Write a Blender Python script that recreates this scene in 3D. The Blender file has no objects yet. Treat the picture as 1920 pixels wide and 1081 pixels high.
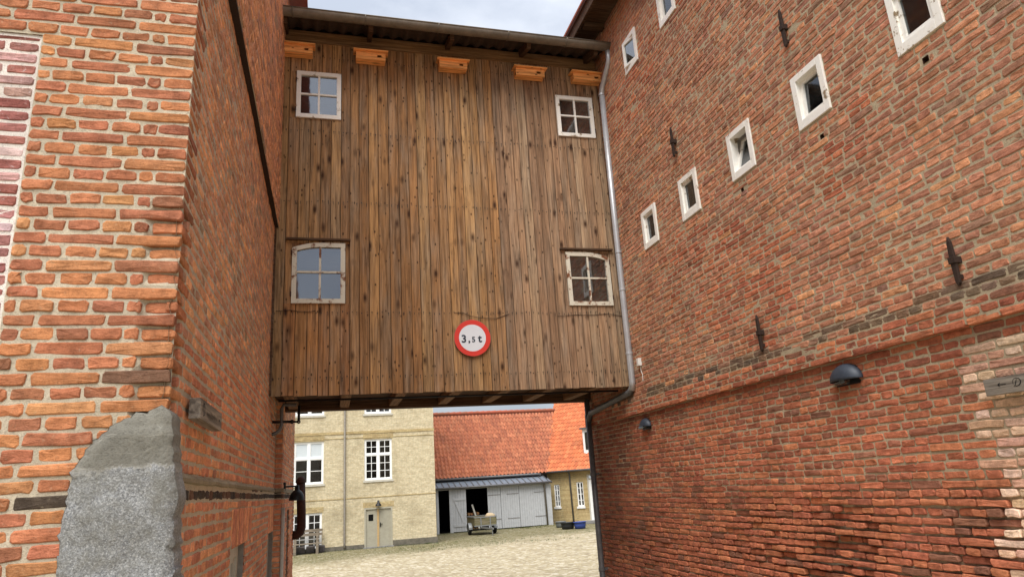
import bpy, bmesh, math, random
from mathutils import Vector, Matrix, noise
from mathutils.geometry import delaunay_2d_cdt
random.seed(7)
R_ = math.radians
scene = bpy.context.scene
COL = scene.collection

# ------------------------------------------------------------------ camera
CAM = Vector((0, 0, 2.5)); FPX = 1285.0
def cam_axes(y, p, r):
    cy, sy, cp, sp, cr, sr = math.cos(y), math.sin(y), math.cos(p), math.sin(p), math.cos(r), math.sin(r)
    f = Vector((sy*cp, cy*cp, sp)); rt = Vector((cy, -sy, 0)); up = rt.cross(f)
    return cr*rt + sr*up, -sr*rt + cr*up, f
CX, CU, CF = cam_axes(R_(15.433), R_(15.915), R_(-3.741))
cd = bpy.data.cameras.new('camera'); cam = bpy.data.objects.new('camera', cd); COL.objects.link(cam)
cd.sensor_width = 36; cd.lens = FPX/1920*36; cd.clip_start = .05; cd.clip_end = 3000
M = Matrix((CX, CU, -CF)).transposed().to_4x4(); M.translation = CAM; cam.matrix_world = M
scene.camera = cam

# ------------------------------------------------------------------ sky, sun, exposure
SUN_EL, SUN_AZ = R_(58), R_(207)          # azimuth from +Y, clockwise: behind the camera
w = bpy.data.worlds.new('World'); scene.world = w; w.use_nodes = True
nt = w.node_tree; nt.nodes.clear()
def N(t, ty, **k):
    n = t.nodes.new(ty)
    for a, b in k.items(): setattr(n, a, b)
    return n
sky = N(nt, 'ShaderNodeTexSky', sky_type='NISHITA', sun_disc=False, sun_elevation=SUN_EL, sun_rotation=SUN_AZ)
tc = N(nt, 'ShaderNodeTexCoord'); mp = N(nt, 'ShaderNodeMapping'); mp.inputs['Scale'].default_value = (1, 1, 2.2)
n1 = N(nt, 'ShaderNodeTexNoise'); n1.inputs['Scale'].default_value = 3.1; n1.inputs['Detail'].default_value = 7; n1.inputs['Roughness'].default_value = .55
rp = N(nt, 'ShaderNodeValToRGB'); rp.color_ramp.elements[0].position = .36; rp.color_ramp.elements[1].position = .66
rp.color_ramp.elements[0].color = (3.7, 4.05, 4.7, 1); rp.color_ramp.elements[1].color = (6.4, 6.65, 7.1, 1)
mx = N(nt, 'ShaderNodeMix', data_type='RGBA'); mx.inputs[0].default_value = .86
bg = N(nt, 'ShaderNodeBackground'); bg.inputs['Strength'].default_value = .095
wo = N(nt, 'ShaderNodeOutputWorld')
L = nt.links.new
L(tc.outputs['Generated'], mp.inputs['Vector']); L(mp.outputs[0], n1.inputs['Vector']); L(n1.outputs['Fac'], rp.inputs[0])
sz0 = N(nt, 'ShaderNodeSeparateXYZ'); L(tc.outputs['Generated'], sz0.inputs[0])
cl0 = N(nt, 'ShaderNodeMath', operation='MAXIMUM'); L(sz0.outputs[2], cl0.inputs[0]); cl0.inputs[1].default_value = 0
cl1 = N(nt, 'ShaderNodeMath', operation='MULTIPLY_ADD'); L(cl0.outputs[0], cl1.inputs[0]); cl1.inputs[1].default_value = 1.0; cl1.inputs[2].default_value = .42   # overcast sky: brighter towards the zenith
sm = N(nt, 'ShaderNodeVectorMath', operation='SCALE'); L(rp.outputs[0], sm.inputs[0]); L(cl1.outputs[0], sm.inputs['Scale'])
L(sky.outputs[0], mx.inputs[6]); L(sm.outputs[0], mx.inputs[7]); L(mx.outputs[2], bg.inputs['Color']); L(bg.outputs[0], wo.inputs[0])
sd = bpy.data.lights.new('sun', 'SUN'); sd.energy = 2.5; sd.angle = R_(44); sd.color = (1, .965, .91)
sun = bpy.data.objects.new('sun', sd); COL.objects.link(sun)
sv = Vector((math.sin(SUN_AZ)*math.cos(SUN_EL), math.cos(SUN_AZ)*math.cos(SUN_EL), math.sin(SUN_EL)))
sun.rotation_euler = (-sv).to_track_quat('-Z', 'Y').to_euler()
vs = scene.view_settings; vs.view_transform = 'Standard'; vs.look = 'None'; vs.gamma = 1; vs.exposure = .97

# ------------------------------------------------------------------ helpers
def ray(u, v): return CX*((u-960)/FPX) - CU*((v-540.5)/FPX) + CF
def onX(u, v, x): d = ray(u, v); return CAM + d*((x-CAM.x)/d.x)
def onY(u, v, y): d = ray(u, v); return CAM + d*((y-CAM.y)/d.y)
def onZ(u, v, z): d = ray(u, v); return CAM + d*((z-CAM.z)/d.z)
def proj(p):
    q = Vector(p)-CAM; z = q.dot(CF)
    if z < .05: return None
    return 960+FPX*q.dot(CX)/z, 540.5-FPX*q.dot(CU)/z
def lin1(c): c /= 255; return c/12.92 if c <= .04045 else ((c+.055)/1.055)**2.4
def S(r, g, b, k=.8): return (lin1(r)*k, lin1(g)*k, lin1(b)*k)
def nz(x, y=0, z=0): return noise.noise(Vector((x, y, z)))
rnd = random.uniform
WT = {}
class MB:
    def __init__(s): s.v = []; s.f = []; s.c = []
    def add(s, vs, fs, c=(1, 1, 1)):
        o = len(s.v); s.v += [tuple(v) for v in vs]
        for f in fs: s.f.append(tuple(i+o for i in f)); s.c.append(c)
        return s
    def box(s, a, b, c=(1, 1, 1)):
        (x0, y0, z0), (x1, y1, z1) = a, b
        x0, x1 = sorted((x0, x1)); y0, y1 = sorted((y0, y1)); z0, z1 = sorted((z0, z1))
        return s.add([(x0, y0, z0), (x1, y0, z0), (x1, y1, z0), (x0, y1, z0), (x0, y0, z1), (x1, y0, z1), (x1, y1, z1), (x0, y1, z1)],
                     [(3, 2, 1, 0), (4, 5, 6, 7), (0, 1, 5, 4), (1, 2, 6, 5), (2, 3, 7, 6), (3, 0, 4, 7)], c)
    def obox(s, o, ax, ay, az, c=(1, 1, 1)):     # centre and three half-axis vectors
        P = [Vector(o)+i*Vector(ax)+j*Vector(ay)+k*Vector(az) for k in (-1, 1) for i, j in ((-1, -1), (1, -1), (1, 1), (-1, 1))]
        return s.add(P, [(3, 2, 1, 0), (4, 5, 6, 7), (0, 1, 5, 4), (1, 2, 6, 5), (2, 3, 7, 6), (3, 0, 4, 7)], c)
    def bar(s, p, q, side, wd, th, c=(1, 1, 1)):  # bar p->q, width wd along side, thickness th
        p, q = Vector(p), Vector(q); d = q-p; sd_ = Vector(side).normalized(); n = d.cross(sd_).normalized()
        sd_ = n.cross(d).normalized()
        return s.obox((p+q)/2, d/2, sd_*wd/2, n*th/2, c)
    def tube(s, path, r, n=10, c=(1, 1, 1), caps=True):
        path = [Vector(p) for p in path]; rs = r if isinstance(r, (list, tuple)) else [r]*len(path)
        rings = []; u = None
        for i, p in enumerate(path):
            d = (path[min(i+1, len(path)-1)]-path[max(i-1, 0)]).normalized()
            if u is None: u = d.orthogonal().normalized()
            u = (u-d*u.dot(d)).normalized(); v = d.cross(u)
            rings.append([p+(u*math.cos(2*math.pi*k/n)+v*math.sin(2*math.pi*k/n))*rs[i] for k in range(n)])
        vs = [x for rr in rings for x in rr]; fs = []
        for i in range(len(rings)-1):
            for k in range(n): a = i*n+k; b = i*n+(k+1) % n; fs.append((a, b, b+n, a+n))
        if caps: fs += [tuple(range(n-1, -1, -1)), tuple(range((len(rings)-1)*n, len(rings)*n))]
        return s.add(vs, fs, c)
    def lathe(s, prof, o, ax=(0, 0, 1), n=20, c=(1, 1, 1), a0=0, a1=2*math.pi):
        ax = Vector(ax).normalized(); u = ax.orthogonal().normalized(); v = ax.cross(u); o = Vector(o)
        full = abs(a1-a0-2*math.pi) < 1e-4; m = n if full else n+1
        vs = [o+ax*h+(u*math.cos(a0+(a1-a0)*k/n)+v*math.sin(a0+(a1-a0)*k/n))*r for r, h in prof for k in range(m)]
        fs = []
        for i in range(len(prof)-1):
            for k in range(n): a = i*m+k; b = i*m+(k+1) % m; fs.append((a, b, b+m, a+m))
        return s.add(vs, fs, c)
    def prism(s, pts, off, c=(1, 1, 1)):          # planar polygon extruded by a vector
        n = len(pts); off = Vector(off); P = [Vector(p) for p in pts]
        return s.add(P+[p+off for p in P], [tuple(range(n-1, -1, -1)), tuple(range(n, 2*n))]+[(i, (i+1) % n, n+(i+1) % n, n+i) for i in range(n)], c)
    def build(s, name, mat, parent=None, smooth=False, bevel=0, kind=None, rn=None):
        me = bpy.data.meshes.new(name)
        n = len(s.v); lo = [min(v[i] for v in s.v) for i in range(3)]; hi = [max(v[i] for v in s.v) for i in range(3)]
        ce = Vector([(a+b)/2 for a, b in zip(lo, hi)])
        if parent is None: ce.z = lo[2]
        me.from_pydata([(v[0]-ce.x, v[1]-ce.y, v[2]-ce.z) for v in s.v], [], s.f)
        at = me.attributes.new('bcol', 'FLOAT_COLOR', 'FACE')
        at.data.foreach_set('color', [x for c in s.c for x in (c[0], c[1], c[2], 1)])
        if rn is None: rn = random.random()
        ra = me.attributes.new('rn', 'FLOAT', 'FACE'); ra.data.foreach_set('value', [rn]*len(s.f))
        if smooth: me.polygons.foreach_set('use_smooth', [True]*len(s.f))
        me.materials.append(mat); me.validate(); me.update()
        o = bpy.data.objects.new(name, me); COL.objects.link(o); o.location = ce
        WT[o.name] = ce
        if parent is not None:
            o.parent = parent; o.location = ce-WT[parent.name]
        if bevel:
            b = o.modifiers.new('bevel', 'BEVEL'); b.width = bevel; b.segments = 2; b.limit_method = 'ANGLE'; b.angle_limit = R_(40)
        if kind: o['kind'] = kind
        return o
def thing(name, loc, label, cat, group=None):
    o = bpy.data.objects.new(name, None); COL.objects.link(o); o.location = loc; o.empty_display_size = .2
    WT[o.name] = Vector(loc); return tag(o, label, cat, group)
def tag(o, label, cat, group=None):
    o['label'] = label; o['category'] = cat
    if group: o['group'] = group
    return o
def struct(o): o['kind'] = 'structure'; return o

# ------------------------------------------------------------------ materials
def mat(name):
    m = bpy.data.materials.new(name); m.use_nodes = True; t = m.node_tree
    return m, t, t.nodes['Principled BSDF'], t.links.new
def tex(t, kind, scale, vec, **inp):
    n = N(t, kind); n.inputs['Scale'].default_value = scale
    for k, v in inp.items(): n.inputs[k].default_value = v
    t.links.new(vec, n.inputs['Vector']); return n
def ramp(t, f, stops):
    r = N(t, 'ShaderNodeValToRGB'); e = r.color_ramp.elements
    while len(e) < len(stops): e.new(.5)
    for x, (p, c) in zip(e, stops):
        x.position = p; x.color = (c, c, c, 1) if not isinstance(c, tuple) else (*c, 1)
    t.links.new(f, r.inputs[0]); return r.outputs[0]
def mixc(t, f, a, b, bt='MIX'):
    n = N(t, 'ShaderNodeMix', data_type='RGBA', blend_type=bt)
    for sck, x in ((n.inputs[0], f), (n.inputs[6], a), (n.inputs[7], b)):
        if hasattr(x, 'is_linked'): t.links.new(x, sck)
        elif isinstance(x, tuple): sck.default_value = (*x, 1)
        else: sck.default_value = x
    return n.outputs[2]
def math_(t, op, a, b=0.):
    n = N(t, 'ShaderNodeMath', operation=op)
    for i, x in enumerate((a, b)):
        if hasattr(x, 'is_linked'): t.links.new(x, n.inputs[i])
        else: n.inputs[i].default_value = x
    return n.outputs[0]
def bump(t, b, h, strength, dist, chain=None):
    n = N(t, 'ShaderNodeBump'); n.inputs['Strength'].default_value = strength; n.inputs['Distance'].default_value = dist
    t.links.new(h, n.inputs['Height'])
    if chain: t.links.new(chain, n.inputs['Normal'])
    t.links.new(n.outputs[0], b.inputs['Normal']); return n.outputs[0]
def pos(t): return N(t, 'ShaderNodeNewGeometry').outputs['Position']
def mapped(t, vec, sc, loc=None):
    n = N(t, 'ShaderNodeMapping'); n.inputs['Scale'].default_value = sc; t.links.new(vec, n.inputs['Vector'])
    if loc is not None: t.links.new(loc, n.inputs['Location'])
    return n.outputs[0]
def attr(t, nm): return N(t, 'ShaderNodeAttribute', attribute_name=nm)

def brick_material(name, lime=.18, dirt=.5, limecol=S(205, 190, 160)):
    m, t, b, Lk = mat(name); p = pos(t); c = attr(t, 'bcol').outputs['Color']
    n1 = tex(t, 'ShaderNodeTexNoise', 15, p, Detail=8., Roughness=.7).outputs['Fac']
    n2 = tex(t, 'ShaderNodeTexNoise', 150, p, Detail=4., Roughness=.75).outputs['Fac']
    n3 = tex(t, 'ShaderNodeTexNoise', 1.1, p, Detail=5.).outputs['Fac']
    dr = tex(t, 'ShaderNodeTexNoise', 60, mapped(t, p, (.3, .3, 1.6)), Detail=6., Roughness=.7, Distortion=.8).outputs['Fac']
    col = mixc(t, ramp(t, n1, [(.32, 0.), (.68, 1.)]), mixc(t, 1., c, (.6, .57, .55), 'MULTIPLY'), mixc(t, 1., c, (1.28, 1.26, 1.22), 'MULTIPLY'))
    col = mixc(t, ramp(t, dr, [(.28, .8), (.42, 0.)]), col, mixc(t, 1., col, (.42, .37, .34), 'MULTIPLY'))
    col = mixc(t, ramp(t, n2, [(.34, .6), (.46, 0.)]), col, mixc(t, 1., col, (.45, .4, .38), 'MULTIPLY'))
    col = mixc(t, ramp(t, n2, [(.58, 0.), (.72, .4)]), col, mixc(t, 1., col, (1.5, 1.5, 1.5), 'MULTIPLY'))
    n4 = tex(t, 'ShaderNodeTexNoise', 34, p, Detail=6., Roughness=.8, Distortion=.6).outputs['Fac']
    col = mixc(t, math_(t, 'MULTIPLY', ramp(t, n4, [(.58, 0.), (.74, 1.)]), lime*1.6), col, limecol)
    col = mixc(t, math_(t, 'MULTIPLY', ramp(t, n3, [(.42, 0.), (.72, 1.)]), dirt), col, mixc(t, 1., col, (.7, .68, .66), 'MULTIPLY'))
    Lk(col, b.inputs['Base Color']); b.inputs['Roughness'].default_value = .95; b.inputs['Specular IOR Level'].default_value = .2
    c1 = bump(t, b, n2, .5, .005); c2 = bump(t, b, dr, .6, .008, c1); bump(t, b, n1, .6, .014, c2)
    return m
def mortar_material(name, col, dark=.7):
    m, t, b, Lk = mat(name); p = pos(t)
    n1 = tex(t, 'ShaderNodeTexNoise', 9, p, Detail=6., Roughness=.65).outputs['Fac']
    n2 = tex(t, 'ShaderNodeTexNoise', 190, p, Detail=3., Roughness=.7).outputs['Fac']
    n3 = tex(t, 'ShaderNodeTexNoise', .9, p, Detail=5.).outputs['Fac']
    c = mixc(t, ramp(t, n1, [(.3, 0.), (.7, 1.)]), tuple(x*dark for x in col), tuple(x*1.1 for x in col))
    c = mixc(t, ramp(t, n2, [(.32, .6), (.5, 0.)]), c, tuple(x*.45 for x in col))
    c = mixc(t, ramp(t, n3, [(.45, 0.), (.75, .5)]), c, tuple(x*.5 for x in col))
    n6 = tex(t, 'ShaderNodeTexNoise', 55, p, Detail=5., Roughness=.8).outputs['Fac']
    c = mixc(t, ramp(t, n6, [(.36, .75), (.47, 0.)]), c, tuple(x*y for x, y in zip(col, (.5, .5, .52))))
    Lk(c, b.inputs['Base Color']); b.inputs['Roughness'].default_value = .97; b.inputs['Specular IOR Level'].default_value = .15
    c1 = bump(t, b, n2, .7, .006); bump(t, b, n1, .5, .02, c1)
    return m
def wood_material(name, knots=True, grey=.6, dark=1., sc=1., useattr=True, base=(.2, .12, .06), along='z', nails=False):
    m, t, b, Lk = mat(name); p = pos(t); rn = attr(t, 'rn').outputs['Fac']
    cmb = N(t, 'ShaderNodeCombineXYZ'); Lk(math_(t, 'MULTIPLY', rn, 37.), cmb.inputs[0]); Lk(math_(t, 'MULTIPLY', rn, 91.), cmb.inputs[2])
    st = {'z': (1, 1, .045), 'x': (.045, 1, 1), 'y': (1, .045, 1)}[along]
    g = mapped(t, p, st, cmb.outputs[0])
    n1 = tex(t, 'ShaderNodeTexNoise', 42*sc, g, Detail=6., Roughness=.62, Distortion=.35).outputs['Fac']
    n2 = tex(t, 'ShaderNodeTexNoise', 150*sc, g, Detail=3., Roughness=.6).outputs['Fac']
    gl = mapped(t, p, {'z': (1, 1, .16), 'x': (.16, 1, 1), 'y': (1, .16, 1)}[along], cmb.outputs[0])
    n3 = tex(t, 'ShaderNodeTexNoise', 7, gl, Detail=5., Roughness=.6).outputs['Fac']
    c0 = attr(t, 'bcol').outputs['Color'] if useattr else None
    if c0 is None: rg = N(t, 'ShaderNodeRGB'); rg.outputs[0].default_value = (*base, 1); c0 = rg.outputs[0]
    col = mixc(t, ramp(t, n1, [(.33, 0.), (.67, 1.)]), mixc(t, 1., c0, (.5*dark, .46*dark, .43*dark), 'MULTIPLY'), mixc(t, 1., c0, (1.28, 1.24, 1.18), 'MULTIPLY'))
    gf = math_(t, 'MULTIPLY', ramp(t, n3, [(.42, 0.), (.66, 1.)]), grey)
    col = mixc(t, gf, col, mixc(t, ramp(t, n1, [(.35, 0.), (.65, 1.)]), S(84, 76, 66), S(172, 158, 140)))
    n5 = tex(t, 'ShaderNodeTexNoise', 13, gl, Detail=4., Roughness=.7).outputs['Fac']
    col = mixc(t, ramp(t, n5, [(.6, 0.), (.75, .75)]), col, mixc(t, 1., col, (.3, .28, .26), 'MULTIPLY'))
    col = mixc(t, ramp(t, n2, [(.25, .7), (.42, 0.)]), col, mixc(t, 1., col, (.35, .32, .3), 'MULTIPLY'))
    h = n1
    if knots:
        kv = mapped(t, p, {'z': (1, 1, .42), 'x': (.42, 1, 1), 'y': (1, .42, 1)}[along], cmb.outputs[0])
        v = tex(t, 'ShaderNodeTexVoronoi', 6.2, kv, Randomness=1.).outputs['Distance']
        col = mixc(t, ramp(t, v, [(.07, .95), (.13, .55), (.24, 0.)]), col, S(62, 36, 20))
        v2 = tex(t, 'ShaderNodeTexVoronoi', 13., mapped(t, p, {'z': (1, 1, .5), 'x': (.5, 1, 1), 'y': (1, .5, 1)}[along], cmb.outputs[0]), Randomness=1.).outputs['Distance']
        col = mixc(t, ramp(t, v2, [(.08, .9), (.17, 0.)]), col, S(58, 36, 22))
    if nails:                                       # rust runs below the nail rows
        sz = N(t, 'ShaderNodeSeparateXYZ'); Lk(p, sz.inputs[0]); tot = None
        xn = tex(t, 'ShaderNodeTexNoise', 26, mapped(t, p, (1, 0, .12), cmb.outputs[0]), Detail=2.).outputs['Fac']
        for r_ in (3.9, 4.72, 6.22, 7.25):
            d = math_(t, 'SUBTRACT', r_+.015, sz.outputs[2]); q = ramp(t, math_(t, 'MULTIPLY', d, 4.), [(0., 0.), (.03, 1.), (.5, 0.)])
            tot = q if tot is None else math_(t, 'MAXIMUM', tot, q)
        col = mixc(t, math_(t, 'MULTIPLY', tot, ramp(t, xn, [(.54, 0.), (.68, .4)])), col, S(50, 40, 34))
    Lk(col, b.inputs['Base Color']); b.inputs['Roughness'].default_value = .85; b.inputs['Specular IOR Level'].default_value = .25
    c1 = bump(t, b, n2, .35, .004); bump(t, b, n1, .55, .008, c1)
    return m
def plain(name, col, rough=.6, metal=0., nscale=20, var=.25, bmp=.15, spec=.4, bdist=.004):
    m, t, b, Lk = mat(name); p = pos(t)
    n1 = tex(t, 'ShaderNodeTexNoise', nscale, p, Detail=6., Roughness=.65).outputs['Fac']
    c = mixc(t, ramp(t, n1, [(.3, 0.), (.72, 1.)]), tuple(x*(1-var) for x in col), tuple(min(1, x*(1+var*.6)) for x in col))
    Lk(c, b.inputs['Base Color']); b.inputs['Roughness'].default_value = rough; b.inputs['Metallic'].default_value = metal
    b.inputs['Specular IOR Level'].default_value = spec
    if bmp: bump(t, b, n1, bmp, bdist)
    return m
def paint_material(name, col, under, amount=.5, sc=7):
    m, t, b, Lk = mat(name); p = pos(t)
    n1 = tex(t, 'ShaderNodeTexNoise', sc, p, Detail=8., Roughness=.72).outputs['Fac']
    n2 = tex(t, 'ShaderNodeTexNoise', 40, p, Detail=4.).outputs['Fac']
    k = ramp(t, n1, [(.62-.2*amount, 0.), (.66-.16*amount, 1.)])
    c = mixc(t, n2, tuple(x*.82 for x in col), col)
    c = mixc(t, ramp(t, n1, [(.42, 0.), (.66, .4)]), c, tuple(x*y for x, y in zip(col, (.86, .8, .7))))
    c = mixc(t, k, c, mixc(t, n2, under, tuple(x*.45 for x in under)))
    Lk(c, b.inputs['Base Color']); b.inputs['Roughness'].default_value = .6
    bump(t, b, k, -.4, .003)
    return m
def glass_material(name, gl=.3, tint=(.55, .6, .62), dirt=.1):
    m, t, b, Lk = mat(name); t.nodes.remove(b); o = t.nodes['Material Output']; p = pos(t)
    tr = N(t, 'ShaderNodeBsdfTransparent'); tr.inputs[0].default_value = (*tint, 1)
    gs = N(t, 'ShaderNodeBsdfGlossy'); gs.inputs['Roughness'].default_value = .04; gs.inputs['Color'].default_value = (.92, .95, 1, 1)
    nn = tex(t, 'ShaderNodeTexNoise', 2.2, p, Detail=2.).outputs['Fac']
    bp = N(t, 'ShaderNodeBump'); bp.inputs['Strength'].default_value = .12; bp.inputs['Distance'].default_value = .02
    Lk(nn, bp.inputs['Height']); Lk(bp.outputs[0], gs.inputs['Normal'])
    fr = N(t, 'ShaderNodeFresnel'); fr.inputs[0].default_value = 1.5
    f = math_(t, 'ADD', fr.outputs[0], gl)
    ms = N(t, 'ShaderNodeMixShader'); Lk(f, ms.inputs[0]); Lk(tr.outputs[0], ms.inputs[1]); Lk(gs.outputs[0], ms.inputs[2])
    df = N(t, 'ShaderNodeBsdfDiffuse'); df.inputs[0].default_value = (.35, .36, .34, 1)
    n2 = tex(t, 'ShaderNodeTexNoise', 6, p, Detail=6., Roughness=.7).outputs['Fac']
    m2 = N(t, 'ShaderNodeMixShader'); Lk(math_(t, 'MULTIPLY', ramp(t, n2, [(.35, 0.), (.75, 1.)]), dirt), m2.inputs[0])
    Lk(ms.outputs[0], m2.inputs[1]); Lk(df.outputs[0], m2.inputs[2]); Lk(m2.outputs[0], o.inputs[0])
    return m
def far_brick_material(name, cols, mortar, bw=.24, bh=.062, stain=.5):
    m, t, b, Lk = mat(name); p = pos(t)
    sx = N(t, 'ShaderNodeSeparateXYZ'); Lk(p, sx.inputs[0]); cb = N(t, 'ShaderNodeCombineXYZ')
    Lk(math_(t, 'ADD', sx.outputs[0], sx.outputs[1]), cb.inputs[0]); Lk(sx.outputs[2], cb.inputs[1])
    bt = N(t, 'ShaderNodeTexBrick'); Lk(cb.outputs[0], bt.inputs['Vector'])
    bt.inputs['Scale'].default_value = 1; bt.inputs['Brick Width'].default_value = bw; bt.inputs['Row Height'].default_value = bh
    bt.inputs['Mortar Size'].default_value = .012; bt.inputs['Color1'].default_value = (*cols[0], 1); bt.inputs['Color2'].default_value = (*cols[1], 1)
    bt.inputs['Mortar'].default_value = (*mortar, 1); bt.inputs['Mortar Smooth'].default_value = .3
    n1 = tex(t, 'ShaderNodeTexNoise', .8, p, Detail=8., Roughness=.7).outputs['Fac']
    n2 = tex(t, 'ShaderNodeTexNoise', 9, p, Detail=6., Roughness=.7).outputs['Fac']
    c = mixc(t, ramp(t, n2, [(.3, 0.), (.7, 1.)]), mixc(t, 1., bt.outputs['Color'], (.72, .7, .66), 'MULTIPLY'), mixc(t, 1., bt.outputs['Color'], (1.12, 1.1, 1.06), 'MULTIPLY'))
    c = mixc(t, math_(t, 'MULTIPLY', ramp(t, n1, [(.48, 0.), (.72, 1.)]), stain), c, mixc(t, 1., c, (.5, .48, .44), 'MULTIPLY'))
    Lk(c, b.inputs['Base Color']); b.inputs['Roughness'].default_value = .95; b.inputs['Specular IOR Level'].default_value = .2
    bump(t, b, bt.outputs['Fac'], -.6, .01)
    return m

MT = {}
MT['brick_l'] = brick_material('brick_left', .3, .3)
MT['brick_r'] = brick_material('brick_right', .18, .4)
MT['brick_white'] = brick_material('brick_limewashed', .75, .1, S(228, 215, 212))
MT['mortar_l'] = mortar_material('mortar_beige', S(214, 200, 176, .86), .8)
MT['mortar_r'] = mortar_material('mortar_grey', S(200, 182, 152, .88), .78)
MT['mortar_w'] = mortar_material('mortar_white', S(238, 228, 218, .95), .92)
MT['cement'] = mortar_material('cement_belt', S(168, 156, 132, .85), .7)
MT['plank'] = wood_material('weathered_planks', grey=.5, nails=True)
MT['darkwood'] = wood_material('dark_beam_wood', False, .2, useattr=False, base=S(92, 66, 46), along='x')
MT['darkwoodl'] = wood_material('eave_wood', False, .2, useattr=False, base=S(150, 118, 82), along='x')
MT['joistwood'] = wood_material('joist_wood', False, .2, useattr=False, base=S(150, 115, 80), along='y')
MT['greywood'] = wood_material('grey_sign_wood', False, .85, useattr=False, base=S(150, 145, 138), along='y', sc=.8)
MT['greywoodx'] = wood_material('grey_bench_wood', False, .8, useattr=False, base=S(150, 140, 125), along='x')
MT['larch'] = wood_material('fresh_larch', True, .02, useattr=False, base=S(230, 168, 106, 1.25), along='x')
MT['zinc'] = plain('zinc', S(196, 198, 202, .9), .38, .35, 6, .15, .05)
MT['zinc_old'] = plain('dull_zinc', S(140, 132, 120), .6, .3, 9, .3, .08)
MT['zinc_dark'] = plain('dark_zinc', S(118, 117, 118), .5, .3, 8, .3, .06)
MT['fibre'] = plain('fibre_cement', S(74, 58, 48), .9, 0, 14, .35, .2)
MT['iron'] = plain('wrought_iron', S(62, 46, 38), .8, .2, 60, .4, .4)
MT['rust'] = plain('rusty_pipe', S(78, 46, 34), .75, .2, 25, .5, .3)
MT['blackmetal'] = plain('black_metal', S(34, 33, 34), .45, .2, 30, .3, .05)
MT['lampblue'] = plain('slate_enamel', S(62, 70, 82, .7), .5, .1, 30, .25, .08)
MT['white'] = paint_material('old_white_paint', S(246, 244, 238, 1.0), S(170, 145, 110), .12, 6)
MT['white_rust'] = paint_material('rusted_white_paint', S(225, 218, 200, .88), S(150, 90, 48), .5, 5)
MT['white_clean'] = plain('white_paint', S(245, 245, 243, .9), .5, 0, 12, .06, .03)
MT['grey_door'] = plain('pale_grey_paint', S(196, 198, 200, .8), .65, 0, 5, .12, .1)
MT['lt_grey'] = plain('off_white_frame', S(205, 200, 186, .85), .65, 0, 9, .15, .1)
MT['greige'] = plain('greige_paint', S(186, 180, 160, .8), .65, 0, 7, .12, .1)
MT['ochre'] = plain('ochre_post', S(205, 172, 120, .8), .7, 0, 9, .2, .1)
MT['glass'] = glass_material('old_glass', .2, (.5, .55, .55), .1)
MT['glass_far'] = glass_material('window_glass', .06, (.4, .45, .45), .05)
MT['blind'] = plain('pale_blind', S(214, 222, 226, .85), .5, 0, 5, .05, 0)
MT['dark'] = plain('unlit_interior', (.012, .011, .01), .95, 0, 8, .3, 0, 0)
MT['reveal'] = plain('plaster_reveal', S(150, 145, 138), .9, 0, 14, .25, .1)
MT['signred'] = plain('sign_red', S(222, 60, 46, .9), .45, 0, 6, .05, 0)
MT['signwhite'] = plain('sign_white', S(226, 230, 236, .92), .4, 0, 6, .03, 0)
MT['signink'] = plain('sign_ink', S(44, 54, 70), .5, 0, 6, .05, 0)
MT['zincback'] = plain('sign_back', S(150, 150, 150), .5, .6)
MT['ink'] = plain('burnt_letter', S(40, 36, 34), .9, 0, 30, .2, 0)
MT['plastic'] = plain('white_plastic', S(232, 230, 224, .9), .45, 0, 10, .05, 0)
MT['yellow'] = far_brick_material('yellow_brick', (S(224, 212, 180, .92), S(206, 190, 156, .9)), S(204, 195, 172, .84), stain=.55)
MT['yellow2'] = far_brick_material('yellow_brick_old', (S(218, 198, 150, .86), S(192, 166, 120, .84)), S(186, 170, 132, .8), stain=.7)
MT['grey_render'] = plain('grey_boards', S(150, 148, 146, .8), .85, 0, 4, .2, .1)
MT['blackplastic'] = plain('black_plastic', S(42, 44, 48), .5, 0, 10, .2, .05)
MT['blueplastic'] = plain('blue_plastic', S(62, 84, 160), .5, 0, 10, .2, .05)
MT['tan'] = plain('tan_sack', S(206, 184, 150, .8), .9, 0, 12, .2, .4, .2, .02)
MT['trailerwood'] = wood_material('mossy_trailer_boards', False, .5, useattr=False, base=S(128, 124, 92), along='x')
MT['galv'] = plain('galvanised', S(158, 160, 160), .5, .6, 9, .2, .05)
MT['rubber'] = plain('rubber', S(30, 30, 30), .9, 0, 20, .2, .1)
MT['seam'] = plain('seam_metal', S(150, 160, 172), .5, .5, 5, .15, .05)
def tile_material():
    m, t, b, Lk = mat('clay_pantile'); p = pos(t); c = attr(t, 'bcol').outputs['Color']
    n1 = tex(t, 'ShaderNodeTexNoise', 1.3, p, Detail=7., Roughness=.7).outputs['Fac']
    n2 = tex(t, 'ShaderNodeTexNoise', 14, p, Detail=5., Roughness=.7).outputs['Fac']
    col = mixc(t, ramp(t, n2, [(.3, 0.), (.7, 1.)]), mixc(t, 1., c, (.7, .66, .64), 'MULTIPLY'), mixc(t, 1., c, (1.15, 1.13, 1.1), 'MULTIPLY'))
    col = mixc(t, ramp(t, n1, [(.5, 0.), (.78, .55)]), col, S(120, 84, 66))
    Lk(col, b.inputs['Base Color']); b.inputs['Roughness'].default_value = .85; bump(t, b, n2, .3, .01)
    return m
MT['tile'] = tile_material()
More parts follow.
